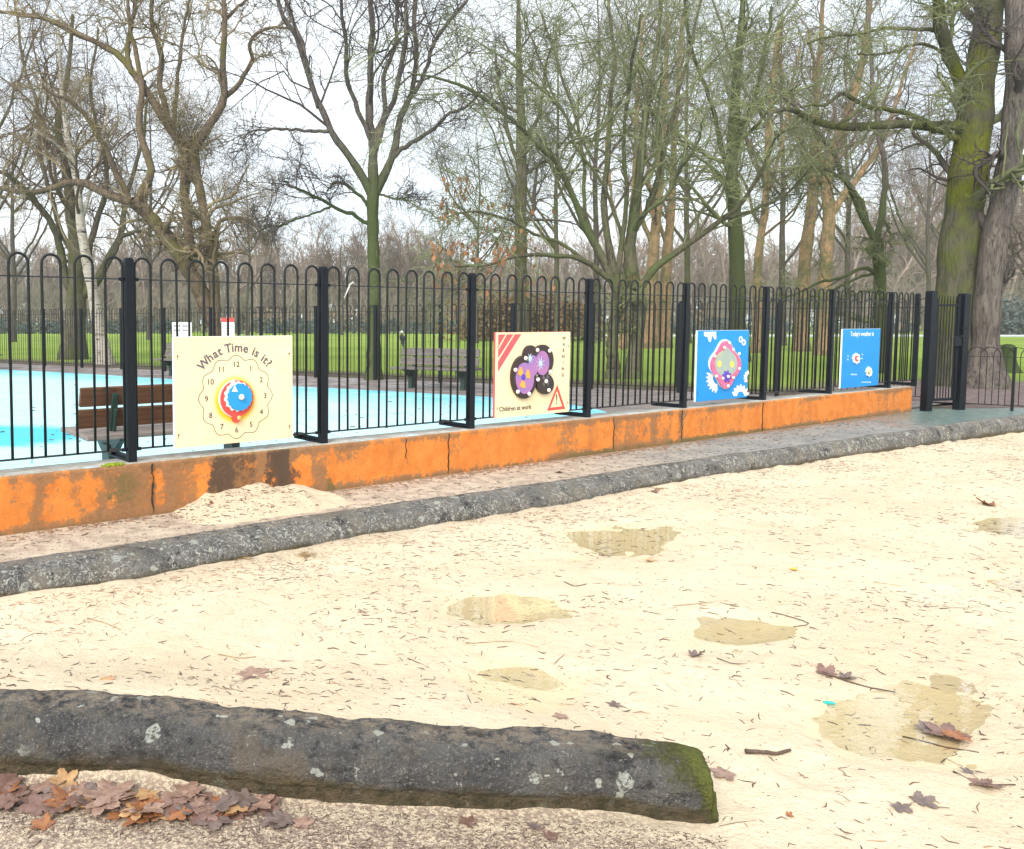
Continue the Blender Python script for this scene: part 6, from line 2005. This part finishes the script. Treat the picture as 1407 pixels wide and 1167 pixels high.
# tufts
def tuft(px, py, colr, label, n_=40, h=.06):
    c = on_sand(px, py); b_ = Tubes()
    d = rng.normal(0, .5, (n_, 3)); d[:, 2] = 1; P_ = np.zeros((n_, 4, 3)); P_[:, 0] = rng.normal(0, .02, (n_, 3)) * np.array([1.6, 1, 0])
    for k in range(1, 4): P_[:, k] = P_[:, k - 1] + (d + np.array([0, 0, -.5 * k])) * h / 3
    b_.add(P_, np.full((n_, 4), .0012) * np.array([1, .9, .7, .3]), 3)
    o = link('grass_tuft', b_.mesh('tuft'), colr); o.location = c
    tag(o, label, 'grass tuft')
M['drygrass'] = simple('dry_grass', (.38, .26, .10), (.25, .15, .07), 20, .8)
M['greengrass'] = simple('green_weed', (.10, .16, .03), (.16, .20, .05), 20, .8)
tuft(421, 764, M['drygrass'], 'dry brown grass tuft at the foot of the long kerb left of centre', 70, .07)
tuft(333, 768, M['drygrass'], 'straw coloured tuft at the kerb foot below the sand heap', 50, .05)
tuft(905, 672, M['drygrass'], 'small dry tuft at the kerb foot right of centre', 40, .06)
tuft(645, 716, M['drygrass'], 'low straw tuft at the kerb foot in the middle', 30, .04)
# ================================================================== light
w = bpy.data.worlds.new("World"); scene.world = w; w.use_nodes = True
nt = w.node_tree; bg = nt.nodes['Background']
sky = nt.nodes.new('ShaderNodeTexSky'); sky.sky_type = 'NISHITA'; sky.sun_disc = False
SUN_EL, SUN_AZ = math.radians(38), math.radians(205)      # azimuth clockwise from +Y
sky.sun_elevation = SUN_EL; sky.sun_rotation = SUN_AZ
sky.air_density = 1.0; sky.dust_density = 3.0
tc = nt.nodes.new('ShaderNodeTexCoord')
mp = nt.nodes.new('ShaderNodeMapping'); mp.inputs['Scale'].default_value = (1, 1, 2.6); nt.links.new(tc.outputs['Generated'], mp.inputs[0])
nz = nt.nodes.new('ShaderNodeTexNoise'); nz.inputs['Scale'].default_value = 2.4; nz.inputs['Detail'].default_value = 7; nz.inputs['Roughness'].default_value = .55
nt.links.new(mp.outputs[0], nz.inputs['Vector'])
rp = nt.nodes.new('ShaderNodeMapRange'); rp.interpolation_type = 'SMOOTHSTEP'; nt.links.new(nz.outputs['Fac'], rp.inputs[0]); rp.inputs[1].default_value = .34; rp.inputs[2].default_value = .62
cl = nt.nodes.new('ShaderNodeMix'); cl.data_type = 'RGBA'; nt.links.new(rp.outputs[0], cl.inputs[0])
cl.inputs[6].default_value = (6.0, 6.7, 7.4, 1); cl.inputs[7].default_value = (7.3, 7.7, 8.0, 1)
mx = nt.nodes.new('ShaderNodeMix'); mx.data_type = 'RGBA'; mx.inputs[0].default_value = .88
nt.links.new(sky.outputs[0], mx.inputs[6]); nt.links.new(cl.outputs[2], mx.inputs[7])
nt.links.new(mx.outputs[2], bg.inputs['Color']); bg.inputs['Strength'].default_value = .1
sl = bpy.data.lights.new('sun', 'SUN'); sl.energy = 2.2; sl.angle = math.radians(36); sl.color = (1, .96, .88)
so = bpy.data.objects.new('sun', sl); COL.objects.link(so)
sd = Vector((math.sin(SUN_AZ) * math.cos(SUN_EL), math.cos(SUN_AZ) * math.cos(SUN_EL), math.sin(SUN_EL)))
so.rotation_euler = (-sd).to_track_quat('-Z', 'Y').to_euler()
so.location = (0, 0, 30)
scene.view_settings.view_transform = 'Standard'; scene.view_settings.look = 'None'
scene.view_settings.exposure = 1.0; scene.view_settings.gamma = 1
scene.cycles.max_bounces = 6; scene.cycles.transparent_max_bounces = 12
scene.cycles.use_adaptive_sampling = True; scene.cycles.adaptive_threshold = .02

# ================================================================== thin winter air
hz = MB().box(-420, 480, -12, 960, -1.4, 42).build('haze', None)
tag(hz, 'thin pale winter air', 'haze', kind='stuff')
m = bpy.data.materials.new('haze'); m.use_nodes = True
nt = m.node_tree
for nd in list(nt.nodes):
    if nd.type == 'BSDF_PRINCIPLED': nt.nodes.remove(nd)
pv = nt.nodes.new('ShaderNodeVolumePrincipled'); pv.inputs['Color'].default_value = (.86, .89, .93, 1); pv.inputs['Density'].default_value = .0006
nt.links.new(pv.outputs[0], [x for x in nt.nodes if x.type == 'OUTPUT_MATERIAL'][0].inputs['Volume'])
hz.data.materials.append(m)
scene.cycles.volume_bounces = 1
